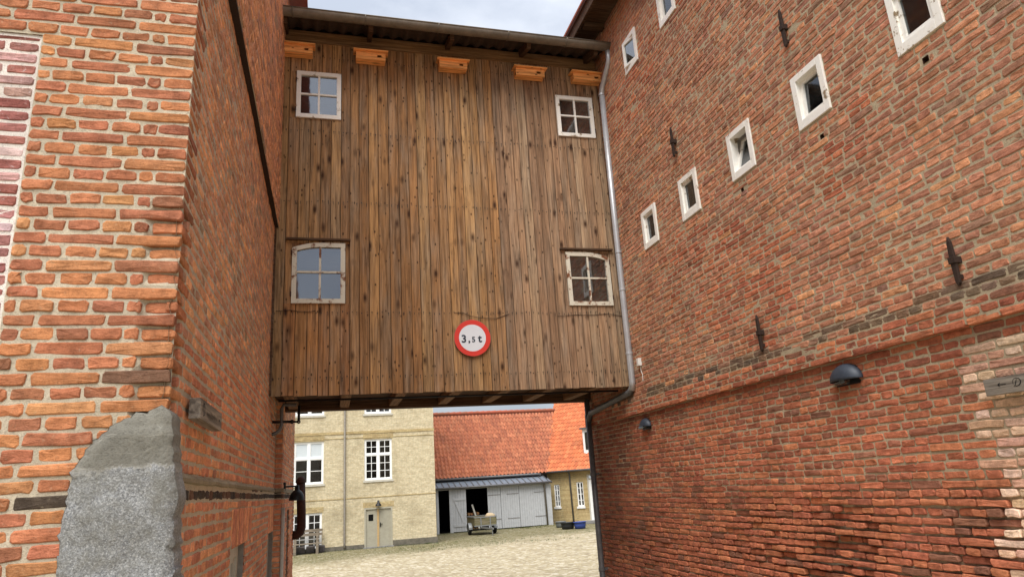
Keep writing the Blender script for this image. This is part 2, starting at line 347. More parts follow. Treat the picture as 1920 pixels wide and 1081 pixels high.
def granite_material():
    m, t, b, Lk = mat('granite_and_cement'); p = pos(t)
    v = tex(t, 'ShaderNodeTexVoronoi', 210, p).outputs['Color']
    sx = N(t, 'ShaderNodeSeparateColor'); Lk(v, sx.inputs[0])
    n5 = tex(t, 'ShaderNodeTexNoise', 110, p, Detail=5., Roughness=.8).outputs['Fac']
    n1 = tex(t, 'ShaderNodeTexNoise', 6, p, Detail=6., Roughness=.7).outputs['Fac']
    n2 = tex(t, 'ShaderNodeTexNoise', 75, p, Detail=5., Roughness=.75).outputs['Fac']
    g = ramp(t, math_(t, 'ADD', math_(t, 'MULTIPLY', sx.outputs[0], .35), math_(t, 'MULTIPLY', math_(t, 'SUBTRACT', n5, .3), 1.6)), [(.12, S(80, 82, 85)), (.36, S(134, 136, 139)), (.58, S(166, 168, 169)), (.85, S(222, 222, 221))])
    g = mixc(t, ramp(t, n2, [(.3, .8), (.48, 0.)]), g, S(84, 84, 84))
    g = mixc(t, ramp(t, n1, [(.38, 0.), (.62, .7)]), g, S(122, 119, 108))
    cem = mixc(t, ramp(t, n1, [(.3, 0.), (.7, 1.)]), S(112, 109, 100), S(148, 145, 134))
    cem = mixc(t, ramp(t, n2, [(.35, .5), (.5, 0.)]), cem, S(80, 78, 70))
    crk = tex(t, 'ShaderNodeTexNoise', 3.2, mapped(t, p, (.5, 1, 4.)), Detail=4., Roughness=.5).outputs['Fac']
    cem = mixc(t, ramp(t, crk, [(.49, 0.), (.5, .5), (.51, 0.)]), cem, S(176, 172, 160))
    sz = N(t, 'ShaderNodeSeparateXYZ'); Lk(p, sz.inputs[0])
    zz = math_(t, 'ADD', sz.outputs[2], math_(t, 'ADD', math_(t, 'MULTIPLY', n1, .16), math_(t, 'MULTIPLY', n2, .05)))
    f = ramp(t, math_(t, 'SUBTRACT', zz, 1.95), [(.815, 0.), (.825, 1.)])
    rim = ramp(t, math_(t, 'SUBTRACT', zz, 1.95), [(.80, 0.), (.82, .7), (.835, 0.)])
    cem = mixc(t, rim, cem, S(190, 188, 182))
    Lk(mixc(t, f, g, cem), b.inputs['Base Color']); b.inputs['Roughness'].default_value = .9
    c1 = bump(t, b, n2, .8, .008); bump(t, b, sx.outputs[0], .35, .004, c1)
    return m
MT['granite'] = granite_material()
def ground_material():
    m, t, b, Lk = mat('cobbled_yard'); p = pos(t)
    wob = tex(t, 'ShaderNodeTexNoise', 1.2, p, Detail=3.)
    v = tex(t, 'ShaderNodeTexVoronoi', 6.2, p, Randomness=.85); ve = N(t, 'ShaderNodeTexVoronoi', feature='DISTANCE_TO_EDGE'); ve.inputs['Scale'].default_value = 6.2; ve.inputs['Randomness'].default_value = .85
    Lk(p, ve.inputs['Vector'])
    sc = N(t, 'ShaderNodeSeparateColor'); Lk(v.outputs['Color'], sc.inputs[0])
    stone = ramp(t, sc.outputs[0], [(0., S(158, 145, 122)), (.4, S(194, 181, 154)), (.75, S(210, 199, 174)), (1., S(226, 216, 196))])
    n1 = tex(t, 'ShaderNodeTexNoise', .35, p, Detail=7., Roughness=.62).outputs['Fac']
    n2 = tex(t, 'ShaderNodeTexNoise', 30, p, Detail=4.).outputs['Fac']
    stone = mixc(t, n2, mixc(t, 1., stone, (.8, .78, .75), 'MULTIPLY'), stone)
    joint = S(176, 160, 124)
    col = mixc(t, ramp(t, ve.outputs['Distance'], [(.02, 0.), (.09, 1.)]), joint, stone)
    # moss between the stones towards the houses
    sx = N(t, 'ShaderNodeSeparateXYZ'); Lk(p, sx.inputs[0])
    yy = math_(t, 'ADD', sx.outputs[1], math_(t, 'MULTIPLY', math_(t, 'SUBTRACT', n1, .5), 9.))
    yy = math_(t, 'SUBTRACT', yy, math_(t, 'MULTIPLY', sx.outputs[0], .35))
    my = ramp(t, math_(t, 'MULTIPLY', yy, .02), [(.56, 0.), (.64, 1.)])
    mossn = tex(t, 'ShaderNodeTexNoise', 2.4, p, Detail=8., Roughness=.75).outputs['Fac']
    moss = mixc(t, n2, S(94, 92, 50), S(132, 128, 84))
    mf = math_(t, 'MULTIPLY', my, ramp(t, mossn, [(.3, .35), (.6, 1.)]))
    mf = math_(t, 'MULTIPLY', mf, ramp(t, ve.outputs['Distance'], [(.05, .95), (.3, .35)]))
    col = mixc(t, mf, col, moss)
    col = mixc(t, math_(t, 'MULTIPLY', my, .5), col, mixc(t, 1., col, (.62, .62, .6), 'MULTIPLY'))
    gp = ramp(t, tex(t, 'ShaderNodeTexNoise', .9, p, Detail=6., Roughness=.7).outputs['Fac'], [(.56, 0.), (.7, .55)])
    col = mixc(t, gp, col, S(150, 136, 96))
    Lk(col, b.inputs['Base Color']); b.inputs['Roughness'].default_value = .9; b.inputs['Specular IOR Level'].default_value = .2
    h = ramp(t, ve.outputs['Distance'], [(0., 0.), (.25, 1.)])
    bump(t, b, h, .7, .03)
    return m
MT['ground'] = ground_material()

# ------------------------------------------------------------------ ground
def gz(x, y):
    s = min(1, max(0, (y-1)/10)); s = s*s*(3-2*s); return .85*(1-s)
ys = [-300, -60, -10, -4] + [i*.8 for i in range(0, 18)] + [16, 18] + [18.5+.75*i for i in range(0, 36)] + [48, 60, 120, 400]
xs = [-400, -100, -30, -12] + [-8+.8*i for i in range(0, 36)] + [22, 30, 60, 150, 400]
g = MB(); V = []
for y in ys:
    for x in xs:
        wave = .035*nz(x*.35, y*.35, 3)+.012*nz(x*1.3, y*1.3, 5) if 15 < y < 46 and -10 < x < 22 else 0
        V.append((x, y, gz(x, y)+wave))
nx = len(xs); F_ = [(j*nx+i, j*nx+i+1, (j+1)*nx+i+1, (j+1)*nx+i) for j in range(len(ys)-1) for i in range(nx-1)]
g.add(V, F_); ground = struct(g.build('ground', MT['ground'], smooth=True))

# ------------------------------------------------------------------ brickwork
PAL = {
 'lf': [((204, 122, 62), 4), ((196, 112, 66), 5), ((186, 102, 68), 5), ((176, 94, 68), 4), ((162, 92, 70), 2), ((140, 84, 68), .8), ((108, 80, 70), .4), ((198, 128, 74), 2)],
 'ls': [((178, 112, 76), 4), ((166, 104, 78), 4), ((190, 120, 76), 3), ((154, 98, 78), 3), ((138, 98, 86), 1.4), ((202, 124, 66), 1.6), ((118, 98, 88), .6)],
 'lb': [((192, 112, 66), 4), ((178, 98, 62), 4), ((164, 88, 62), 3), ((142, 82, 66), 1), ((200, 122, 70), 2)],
 'ru': [((176, 104, 74), 5), ((166, 98, 74), 4), ((186, 110, 74), 4), ((154, 94, 76), 2.4), ((198, 122, 72), 1.6), ((138, 96, 84), .8)],
 'rl': [((186, 94, 52), 5), ((174, 84, 50), 5), ((160, 76, 50), 3), ((198, 106, 54), 3), ((142, 78, 60), 1.5), ((124, 78, 66), .7)],
 'rp': [((214, 176, 140), 4), ((208, 158, 128), 3), ((220, 186, 158), 3), ((200, 144, 112), 1.5)],
 'band': [((112, 84, 70), 3), ((130, 92, 72), 2), ((94, 72, 62), 2)],
 'wh': [((178, 116, 108), 3), ((166, 98, 90), 3), ((194, 146, 142), 2.4), ((208, 176, 174), 1.6), ((156, 84, 76), 1.6)],
 'black': [((84, 66, 62), 3), ((118, 76, 62), 1.5), ((70, 58, 58), 2)],
}
def pick(key):
    P = PAL[key]; c = random.choices([p[0] for p in P], [p[1] for p in P])[0]; k = rnd(.92, 1.06)
    if key in ('lf', 'ls', 'lb', 'ru', 'rl'):
        tw_ = sum(p[1] for p in P); e_ = .3; c = tuple(c[i]*(1-e_)+e_*sum(p[0][i]*p[1] for p in P)/tw_ for i in range(3))
    g = {'lf': 1.02, 'wh': 1.0, 'rp': 1.25, 'black': .9, 'band': 1.4, 'ls': 1.9, 'lb': 1.75, 'ru': 1.36, 'rl': 1.26}[key]  # left side-face bricks lightened in colour to make up for weak light there
    sh = 1. if key in ('rp', 'wh') else 1.05
    c = S(min(255, c[0]*k), c[1]*k*sh*rnd(.97, 1.03), c[2]*k/sh*rnd(.95, 1.04), g); l = .3*c[0]+.6*c[1]+.1*c[2]
    d = .2 if key in ('lf', 'wh', 'rp') else .25
    return tuple(x*(1-d)+l*d for x in c)
class Wall:
    """a plane with origin O, unit direction U along, outward normal Nn; bricks get (u, z) rectangles"""
    def __init__(s, O, U, Nn): s.O = Vector(O); s.U = Vector(U); s.N = Vector(Nn); s.bricks = []
    def P(s, u, z, n): return s.O+s.U*u+s.N*n+Vector((0, 0, z))
def brick_geo(mb, W, u0, u1, z0, z1, n, col, rough, lod, dn=None, tilt=0):
    """n: face position along the normal"""
    jt = rough
    def j(a=1): return rnd(-jt, jt)*a
    if lod == 0:
        out = [(u0+j(), z0+j()), (u1+j(), z0+j()), (u1+j(), z1+j()), (u0+j(), z1+j())]
    else:
        c = min(.0125, (z1-z0)*.2); cc = [c*rnd(.4, 1.25) for _ in range(4)]; um = (u0+u1)/2+rnd(-.2, .2)*(u1-u0)
        out = [(u0+cc[0], z0+j()), (um, z0+j(1.3)), (u1-cc[1], z0+j()), (u1+j(), z0+cc[1]), (u1+j(), z1-cc[2]), (u1-cc[2], z1+j()),
               (um+rnd(-.02, .02), z1+j(1.3)), (u0+cc[3], z1+j()), (u0+j(), z1-cc[3]), (u0+j(), z0+cc[0])]
    k = len(out); cu, cz = (u0+u1)/2, (z0+z1)/2; b = .0045
    def inset(u, z): 
        return (u+(b if u < cu else -b), z+(b if z < cz else -b))
    r0 = [W.P(u, z, n-.045) for u, z in out]; r1 = [W.P(u, z, n-.004) for u, z in out]
    tu = rnd(-.012, .012)+tilt; tz = rnd(-.05, .05)
    r2 = []
    for u, z in out:
        a, c_ = inset(u, z); r2.append(W.P(a, c_, n+(a-cu)*tu+(c_-cz)*tz+(rnd(-.0025, .0025) if lod else 0)))
    fs = []
    for i in range(k):
        q = (i+1) % k; fs += [(i, q, k+q, k+i), (k+i, k+q, 2*k+q, 2*k+i)]
    vs = r0+r1+r2
    if lod: vs.append(W.P(cu, cz, n+rnd(-.003, .004))); fs += [(2*k+i, 2*k+(i+1) % k, 3*k) for i in range(k)]
    else: fs.append(tuple(range(2*k, 3*k)))
    # keep the faces turned outwards
    if W.U.cross(Vector((0, 0, 1))).dot(W.N) < 0: fs = [f[::-1] for f in fs]
    mb.add(vs, fs, col)
def lay(W, u0, u1, z0, z1, Lp, ch, joint, holes, face, colour, rough=.0025, quoin=0, phase=0, sag=.006, miss=None, c0=0, matkey=None, jv=.3):
    """lay courses between z0 and z1; quoin: 1 = u0 is an outer corner (starts with a stretcher in even courses)"""
    k = 0; z = z0
    while z < z1-ch*.4:
        za = z; zb = min(z+ch, z1); kk = k+c0; st = kk % 2 == (0 if phase == 0 else 1)
        u = u0
        if quoin == 0: u = u0-rnd(0, .4)*Lp-(Lp*.5 if (kk//2) % 2 else 0)
        first = True; n_ = 0
        while u < u1-.02:
            if st: ln = Lp
            else:
                ln = Lp/2
                if quoin and n_ == 1: ln = Lp/4
            if not quoin or n_ > 1: ln *= 1+rnd(-.06, .06)*jv*2
            if random.random() < .03 and n_ > 2: ln = Lp*.75
            a, b = u, min(u+ln, u1); u += ln; n_ += 1
            if b-a < .03: continue
            a2, b2 = max(a, u0), b
            um = (a2+b2)/2; dz = sag*nz(um*.7, kk*.13, 9+phase)+sag*.5*nz(um*3, kk*1.7, 4)
            y0, y1 = za+dz+joint/2*rnd(.7, 1.3), zb+dz-joint/2*rnd(.7, 1.3)
            x0, x1 = a2+(joint/2*rnd(.6, 1.4) if not (quoin and first) else 0), b2-joint/2*rnd(.6, 1.4)
            first = False
            ok = True
            for (h0, h1, hz0, hz1) in holes:
                if y1 > hz0+.004 and y0 < hz1-.004 and x1 > h0 and x0 < h1:
                    if (y0+y1)/2 > hz0 and (y0+y1)/2 < hz1:
                        if x0 < h0 and x1 < h1+.02: x1 = h0-.004
                        elif x1 > h1: x0 = h1+.004
                        else: ok = False
                    elif y0 < hz0: y1 = hz0-.003
                    else: y0 = hz1+.003
            if not ok or x1-x0 < .025 or y1-y0 < .015: continue
            if miss and miss(um, (y0+y1)/2): continue
            n = face(um, (y0+y1)/2)
            W.bricks.append((x0, x1, y0, y1, n, colour(um, (y0+y1)/2, kk), rough, matkey))
        z += ch; k += 1
def mortar(W, u0, u1, z0, z1, holes, depth, step=.085, jit=.0008, steps=()):
    us = {round(u0, 4), round(u1, 4)}; zs = {round(z0, 4), round(z1, 4)}
    for h in holes:
        for q in h[:2]:
            if u0 < q < u1: us.add(round(q, 4))
        for q in h[2:]:
            if z0 < q < z1: zs.add(round(q, 4))
    def fill(s):
        s = sorted(s); o = []
        for a, b in zip(s, s[1:]):
            n = max(1, int((b-a)/step)); o += [a+(b-a)*i/n for i in range(n)]
        return o+[s[-1]]
    for q in steps: zs |= {round(q-.0015, 4), round(q+.0015, 4)}
    us, zs = fill(us), fill(zs); nu = len(us); mb = MB()
    vs = [W.P(u, z, depth(u, z)+rnd(-jit, jit)) for z in zs for u in us]; fs = []
    flip = W.U.cross(Vector((0, 0, 1))).dot(W.N) < 0
    for j_ in range(len(zs)-1):
        for i in range(nu-1):
            cu, cz = (us[i]+us[i+1])/2, (zs[j_]+zs[j_+1])/2
            if any(h[0] < cu < h[1] and h[2] < cz < h[3] for h in holes): continue
            f = (j_*nu+i, j_*nu+i+1, (j_+1)*nu+i+1, (j_+1)*nu+i); fs.append(f[::-1] if flip else f)
    mb.add(vs, fs); return mb
def emit_bricks(walls, parent, mats, limit=300, hide=None):
    """the bricks that show largest become objects, all others one joined part"""
    sc = []
    for W in walls:
        for b in W.bricks:
            x0, x1, y0, y1, n = b[:5]; q = [proj(W.P(*c, n)) for c in ((x0, y0), (x1, y0), (x1, y1), (x0, y1))]
            a = 0
            if all(q):
                a = abs(sum(q[i][0]*q[(i+1) % 4][1]-q[(i+1) % 4][0]*q[i][1] for i in range(4)))/2
                cx, cy = sum(p[0] for p in q)/4, sum(p[1] for p in q)/4
                vis = 0 < cx < 1920 and 0 < cy < 1081 and (CAM-W.P(x0, y0, n)).dot(W.N) > 0 and not (hide and hide(cx, cy))
            else: vis = False
            sc.append((a if vis else -1, a, W, b))
    sc.sort(key=lambda t: -t[0]); joined = {}
    for i, (av, a, W, b) in enumerate(sc):
        x0, x1, y0, y1, n, col, rough, mk = b
        if i < limit and av > 60:
            mb = MB(); brick_geo(mb, W, x0, x1, y0, y1, n, col, rough, 1); mb.build('brick', mats[mk], parent)
        else:
            brick_geo(joined.setdefault(mk, MB()), W, x0, x1, y0, y1, n, col, rough, 1 if a > 55 else 0)
    for mk, mb in joined.items(): mb.build('brickwork', mats[mk], parent, kind='stuff')

# ------------------------------------------------------------------ the brick house beside the passage (shows its corner)
XL, YF = -.70, 3.385
lb = thing('brick_building', (-3, 8, 0), 'tall orange brick house whose granite-footed corner and long side line the passage', 'building')
LP, LC = .281, .0652
LH = 9.75; ZLEDGE = 5.84; ZBELT = 2.63; YJ = 9.95; XJ = -.605; YE = 13.2
# front face (u runs from the corner towards -X)
Wf = Wall((XL, YF, 0), (-1, 0, 0), (0, -1, 0))
panel = (-(-1.397)+XL, 3.6, .4, 4.79)          # bricked-up opening, in u, z
def c_front(u, z, k):
    if abs(z-2.57) < .034: return pick('black') if random.random() < .55 else pick('lf')
    return pick('lf')
def wear(u, z):                                 # broken bricks at the corner
    e = 0
    if u < .09 and 2.8 < z < 3.95: e = .05*max(0, nz(3, z*9, 2)+.3)
    return e
def f_front(u, z): return .0035+rnd(-.002, .003)-wear(u, z)+(.05 if z > ZLEDGE else 0)
lay(Wf, 0, 4.2, .3, LH, LP, LC, .0145, [panel], f_front, c_front, .004, quoin=1, c0=0, matkey='l')
# white-jointed infill
def c_pan(u, z, k): return pick('wh')
lay(Wf, panel[0]+.012, panel[1], panel[2], panel[3]-.012, .262, .063, .015, [], lambda u, z: -.006+rnd(-.001, .002), c_pan, .002, quoin=1, c0=1, matkey='w')
# side face (u runs along +Y from the corner)
Ws = Wall((XL, YF, 0), (0, 1, 0), (1, 0, 0))
w1 = (5.67-YF, 6.66-YF, .3, 2.17); w2 = (9.03-YF, 9.93-YF, .3, 2.12)
sol1 = (5.67-YF, 7.04-YF, 2.17, 2.46); sol2 = (9.03-YF, 9.93-YF, 2.12, 2.44)
def c_side(u, z, k):
    if abs(z-2.575) < .034: return pick('black')
    if z > ZLEDGE: return pick('ls')
    t = .5+.5*nz(u*.5, z*.5, 1); low = z < 3.6+.5*nz(u, z, 3)
    return pick('lb') if (low or t > .72) else pick('ls')
def f_side(u, z): return .003+rnd(-.0015, .002)-wear(u, z)+(.055 if z > ZLEDGE else 0)+(.0095 if z < ZBELT else 0)+.012*nz(u*.6, z*.5, 8)
holes_s = [w1, w2, sol1, sol2, (-1, 20, 2.612, 2.652)]
lay(Ws, 0, YJ-YF, .3, LH, LP*.93, LC, .0175, holes_s, f_side, c_side, .0035, quoin=1, c0=1, matkey='l')
for so in (sol1, sol2):                          # soldier heads over the openings
    u = so[0]
    while u < so[1]-.03:
        Ws.bricks.append((u+.004, u+.066, so[2]+.004, so[3]-.006, .016+rnd(-.003, .003), pick('lb'), .003, 'l')); u += .073
cc_ = {round((b[2]+b[3])/2/LC): b[5] for b in Wf.bricks if b[0] < .012}
Ws.bricks = [(max(b[0], .009), b[1], b[2], b[3], b[4], cc_.get(round((b[2]+b[3])/2/LC), b[5]) if b[0] < .012 else b[5], b[6], b[7]) for b in Ws.bricks]
# projecting far part beyond the bridge
Wj = Wall((XJ, YJ, 0), (0, 1, 0), (1, 0, 0)); Wk = Wall((XJ, YJ, 0), (-1, 0, 0), (0, -1, 0))
wj = (1.15, 1.75, .3, 2.35); wup = (.95, 1.75, 8.3, 9.5)
lay(Wj, 0, YE-YJ, .1, LH, LP*.93, LC, .013, [wj, wup], lambda u, z: .006+rnd(-.003, .003)+(.015 if z < ZBELT else 0), c_side, .003, quoin=1, c0=1, matkey='l')
lay(Wk, 0, .095, .1, LH, LP, LC, .013, [], lambda u, z: .006+(.015 if z < ZBELT else 0), c_side, .003, quoin=1, matkey='l')
emit_bricks([Wf, Ws, Wj, Wk], lb, {'l': MT['brick_l'], 'w': MT['brick_white']}, 300)
mz = lambda u, z: (.05 if z > ZLEDGE else 0)+(.009 if z < ZBELT else 0)+.012*nz(u*.6, z*.5, 8)-.0002
mortar(Wf, 0, 4.2, 0, LH, [panel], lambda u, z: (.05 if z > ZLEDGE else 0)-.0014-wear(u-.06, z)*1.3, step=.04, steps=(ZLEDGE,)).build('mortar', MT['mortar_l'], lb)
mortar(Wf, panel[0], panel[1], panel[2], panel[3], [], lambda u, z: -.009, jit=.001).build('mortar', MT['mortar_w'], lb)
mortar(Ws, 0, YJ-YF+.02, 0, LH, [w1, w2], lambda u, z: mz(u, z)-wear(u-.06, z)*1.3, step=.045, steps=(ZLEDGE, ZBELT)).build('mortar', MT['mortar_l'], lb)
mortar(Wj, 0, YE-YJ, 0, LH, [wj, wup], lambda u, z: .001+(.011 if z < ZBELT else 0)).build('mortar', MT['mortar_l'], lb)
mortar(Wk, 0, .095, 0, LH, [], lambda u, z: .001+(.011 if z < ZBELT else 0)).build('mortar', MT['mortar_l'], lb)
m = MB(); m.box((-5, YE-.04, 0), (XJ-.012, YE, LH)); m.box((-5, YF+.2, LH-.2), (XL-.05, YE, LH)); m.build('rear_wall', MT['mortar_l'], lb)
m = MB(); m.add([(XL+.32, YF-.3, LH-.05), (XL+.32, YE+.2, LH-.05), (-5, YE+.2, LH+3.9), (-5, YF-.3, LH+3.9), (XL+.32, YF-.3, LH+.0), (XL+.32, YE+.2, LH+.0), (-5, YE+.2, LH+3.95), (-5, YF-.3, LH+3.95)], [(3, 2, 1, 0), (4, 5, 6, 7), (0, 1, 5, 4), (1, 2, 6, 5), (2, 3, 7, 6), (3, 0, 4, 7)], S(186, 96, 62)); m.build('roof', MT['tile'], lb)
# belt of cement under the first floor
m = MB(); n = 60
pr = [(.0, 2.655), (.014, 2.65), (.026, 2.632), (.024, 2.614), (.0, 2.606)]
vs_, fs_ = [], []
for i in range(n+1):
    y = YF+.02+(YJ-YF)*i/n; dz = .006*nz(i*.35, 2)-.012*(i/n)
    for a, b in pr: vs_.append((XL+a+.004*nz(i*.9, b*50), y, b+dz+.004*nz(i*1.3, a*60)))
for i in range(n):
    for k in range(4): fs_.append((i*5+k, i*5+k+1, (i+1)*5+k+1, (i+1)*5+k))
m.add(vs_, fs_); m.box((XL, YJ-.03, 2.595), (XJ+.03, YJ+.01, 2.645)); m.box((XJ-.02, YJ, 2.59), (XJ+.03, YE, 2.64))
m.build('belt_course', MT['cement'], lb)
# ledge: soffit under the thicker upper wall, coloured dark to paint its shadow line
m = MB(); m.box((XL-.02, YF-.048, ZLEDGE-.006), (XL+.048, YJ, ZLEDGE+.02)); m.box((-5, YF-.048, ZLEDGE-.006), (XL-.021, YF+.02, ZLEDGE+.02))
m.build('ledge', MT['iron'], lb)
# ground-floor windows in the side
def side_window(W, r, nm, muntin=True):
    u0, u1, z0, z1 = r; n0 = -.045; wd = thing_part(nm, W.P((u0+u1)/2, z0, n0), lb)
    fr = MB(); fw = .1
    for a, b in (((u0, z0), (u0+fw, z1)), ((u1-fw, z0), (u1, z1)), ((u0+fw, z1-fw), (u1-fw, z1)), (((u0+u1)/2-.05, z0), ((u0+u1)/2+.05, z1-fw))):
        fr.box(W.P(*a, n0-.07), W.P(*b, n0))
    fr.build('frame', MT['lt_grey'], wd)
    for h in range(2):
        a = u0+fw if h == 0 else (u0+u1)/2+.05; b = (u0+u1)/2-.05 if h == 0 else u1-fw
        s_ = MB(); t_ = .045
        for p, q in (((a, z0), (a+t_, z1-fw)), ((b-t_, z0), (b, z1-fw)), ((a+t_, z1-fw-t_), (b-t_, z1-fw)), ((a+t_, z1-.72), (b-t_, z1-.69)), ((a+t_, z0), (b-t_, z0+t_))):
            s_.box(W.P(*p, n0-.06), W.P(*q, n0-.018))
        s_.build('sash', MT['lt_grey'], wd)
        p_ = MB(); p_.box(W.P(a+t_, z0, n0-.05), W.P(b-t_, z1-fw, n0-.042)); p_.build('pane', MT['glass_far'], wd)
    rv = MB()
    rv.add([W.P(u0, z0, .0), W.P(u0, z1, .0), W.P(u0, z1, -.4), W.P(u0, z0, -.4)], [(0, 1, 2, 3)]).add([W.P(u1, z0, .0), W.P(u1, z1, .0), W.P(u1, z1, -.4), W.P(u1, z0, -.4)], [(3, 2, 1, 0)])
    rv.add([W.P(u0, z1, 0), W.P(u1, z1, 0), W.P(u1, z1, -.4), W.P(u0, z1, -.4)], [(0, 1, 2, 3)])
    rv.build('reveal', MT['reveal'], wd)
    bk = MB(); bk.add([W.P(u0-.1, z0-.1, -.4), W.P(u1+.1, z0-.1, -.4), W.P(u1+.1, z1+.1, -.4), W.P(u0-.1, z1+.1, -.4)], [(0, 1, 2, 3)]); bk.build('room', MT['dark'], wd)
def thing_part(nm, loc, parent):
    o = bpy.data.objects.new(nm, None); COL.objects.link(o); o.parent = parent; o.location = Vector(loc)-WT[parent.name]; WT[o.name] = Vector(loc); o.empty_display_size = .1
    return o
side_window(Ws, w1, 'window'); side_window(Ws, w2, 'window'); side_window(Wj, wj, 'window'); side_window(Wj, wup, 'window')
# granite stone at the corner
def granite():
    px = [(96, 1300), (98, 1160), (104, 1081), (108, 1005), (118, 950), (130, 888), (165, 832), (214, 792), (262, 772), (300, 762), (322, 768), (328, 800), (331, 850), (333, 905), (338, 930), (330, 965), (330, 1000), (331, 1081), (334, 1180), (338, 1300)]
    yo = YF-.012; pts = []
    raw = [onY(p[0]-(6 if p[0] > 300 else 0), p[1], yo-.02) for p in px]
    poly = [(p.x, p.z) for p in raw]
    # denser, uneven outline
    out = []
    for i, (a, b) in enumerate(zip(poly, poly[1:]+poly[:1])):
        n = max(1, int(math.dist(a, b)/.02))
        for k in range(n):
            t = k/n; out.append((a[0]+(b[0]-a[0])*t+.026*nz(i*3.1+t*7, 1), a[1]+(b[1]-a[1])*t+.022*nz(i*2.7+t*7, 7)))
    def inside(x, z):
        r = False
        for (x1, z1), (x2, z2) in zip(out, out[1:]+out[:1]):
            if (z1 > z) != (z2 > z) and x < (x2-x1)*(z-z1)/(z2-z1)+x1: r = not r
        return r
    def dist(x, z): return min(math.hypot(x-a, z-b) for a, b in out)
    V2 = [Vector(p) for p in out]; n0 = len(V2); xs_ = [p[0] for p in out]; zs_ = [p[1] for p in out]
    st = .02; x = min(xs_)
    while x < max(xs_):
        z = min(zs_)
        while z < max(zs_):
            a, b = x+rnd(-.006, .006), z+rnd(-.006, .006)
            if inside(a, b) and dist(a, b) > .011: V2.append(Vector((a, b)))
            z += st
        x += st
    edges = [(i, (i+1) % n0) for i in range(n0)]
    vv, ee, ff, *_ = delaunay_2d_cdt(V2, edges, [], 1, 1e-5)
    mb = MB(); P = []
    for v in vv:
        d = dist(v.x, v.y); h = .024*(1-math.exp(-d/.018))+.016*nz(v.x*5, v.y*5, 1)*min(1, d/.03)+.009*abs(nz(v.x*13, v.y*11, 4))*min(1, d/.02)+.005*nz(v.x*25, v.y*25, 2)*min(1, d/.02)+.0025*nz(v.x*70, v.y*70, 3)
        if v.y > 2.83: h *= .55
        P.append((v.x, yo-h, v.y))
    mb.add(P, [f if True else f for f in ff])
    mb.f = [f if (Vector(mb.v[f[1]])-Vector(mb.v[f[0]])).cross(Vector(mb.v[f[2]])-Vector(mb.v[f[0]])).y < 0 else f[::-1] for f in mb.f]
    # sides reaching back into the wall, wrapping the corner
    k = len(mb.v); B = []
    for i, (a, b) in enumerate(out): B.append((a+.006*nz(i*.4, 3), YF+.16+.03*nz(i*.3, 5), b+.004*nz(i*.5, 9)))
    mid = [(a+.004+.01*nz(i*.35, 8) if a > -.75 else a, YF+.06, b) for i, (a, b) in enumerate(out)]
    mb.add([(a, yo-.002, b) for a, b in out]+mid+B, [(i, (i+1) % n0, n0+(i+1) % n0, n0+i) for i in range(n0)]+[(n0+i, n0+(i+1) % n0, 2*n0+(i+1) % n0, 2*n0+i) for i in range(n0)])
    o = mb.build('granite_corner_stone', MT['granite'], smooth=True)
    tag(o, 'rough grey granite corner stone with a cement-smeared top, set in the brick corner', 'stone')
granite()

# ------------------------------------------------------------------ the brick house across the passage
XR = 4.0; YR0, YR1 = .6, 10.45; RH = 9.12
rb = thing('brick_building', (7, 5, 0), 'red brick house with rows of small white windows and iron wall anchors', 'building')
RP, RC = .243, .0589
Wr = Wall((XR, 0, 0), (0, 1, 0), (-1, 0, 0))
ZL, ZB = 3.29, 3.5
rw = {}
for nm, y0, z0 in (('a', 7.33, 5.32), ('b', 6.30, 5.31), ('c', 5.23, 5.32), ('d', 4.16, 5.31), ('e', 3.05, 5.30), ('h', 1.99, 5.31), ('f', 7.26, 7.88), ('g', 6.20, 7.86), ('i', 5.15, 7.87), ('j', 4.1, 7.87)):
    rw[nm] = (y0, y0+.4, z0, z0+.51)
holes_r = list(rw.values())
put = []
for hu, hv in ((1546, 256), (1396, 356), (1740, 112)):
    q = onX(hu, hv, XR); put.append((q.y-.022, q.y+.026, q.z-.02, q.z+.022))
holes_r += put
def erode(u, z):
    m_ = max(0, 1-((u-4.6)/2.9)**2)*max(0, 1-((z-1.75)/.62)**2)
    lo = max(0, min(1, (2.35-z)/.8))*.34*(.75+.8*nz(u*.9, z*1.4, 16))
    return max(0, min(1, max(lo, m_*1.3*(.55+nz(u*1.3, z*2.6, 6)))))
PALE = lambda u, z: u < 3.45+(.13*min(1, (2.9-z)/1.0) if z < 2.9 else 0)+.05*nz(z*9, 3)+.035*math.sin(z*24)+(.08 if 2.55 < z < 3.1 else 0)-(.5*(z-3.1) if z > 3.1 else 0) and z < 3.16+.1*nz(u*5, 1)
def c_right(u, z, k):
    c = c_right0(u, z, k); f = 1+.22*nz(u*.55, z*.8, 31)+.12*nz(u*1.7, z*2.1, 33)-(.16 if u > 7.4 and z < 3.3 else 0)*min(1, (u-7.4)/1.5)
    return tuple(x*f for x in c)
def c_right0(u, z, k):
    if PALE(u, z): return pick('rp')
    if ZB-.01 < z < ZB+.06: return pick('band') if nz(u*1.5, 5) > -.2 and random.random() < .85 else pick('ru')
    if z < ZL+.19:
        c = pick('rl')
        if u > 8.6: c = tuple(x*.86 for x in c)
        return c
    t = nz(u*.45, z*.55, 12)
    if t > .22: return pick('rl') if random.random() < .5 else pick('ru')
    return pick('ru')
def rz(u, z): return .05 if ZL < z < ZB else (.038 if ZB <= z < ZB+.06 else (.022 if z > ZL else 0))
def bulge(u, z): return .015*nz(u*.5, z*.6, 21)
def f_right(u, z):
    e = erode(u, z); return rz(u, z)+bulge(u, z)+rnd(-.0015, .004)-(rnd(0, .07)*e if random.random() < .6 else .01*e)
lay(Wr, YR0, YR1, ZL, RH, RP, RC, .0118, holes_r, f_right, c_right, .0032, sag=.009, matkey='r', jv=.6)
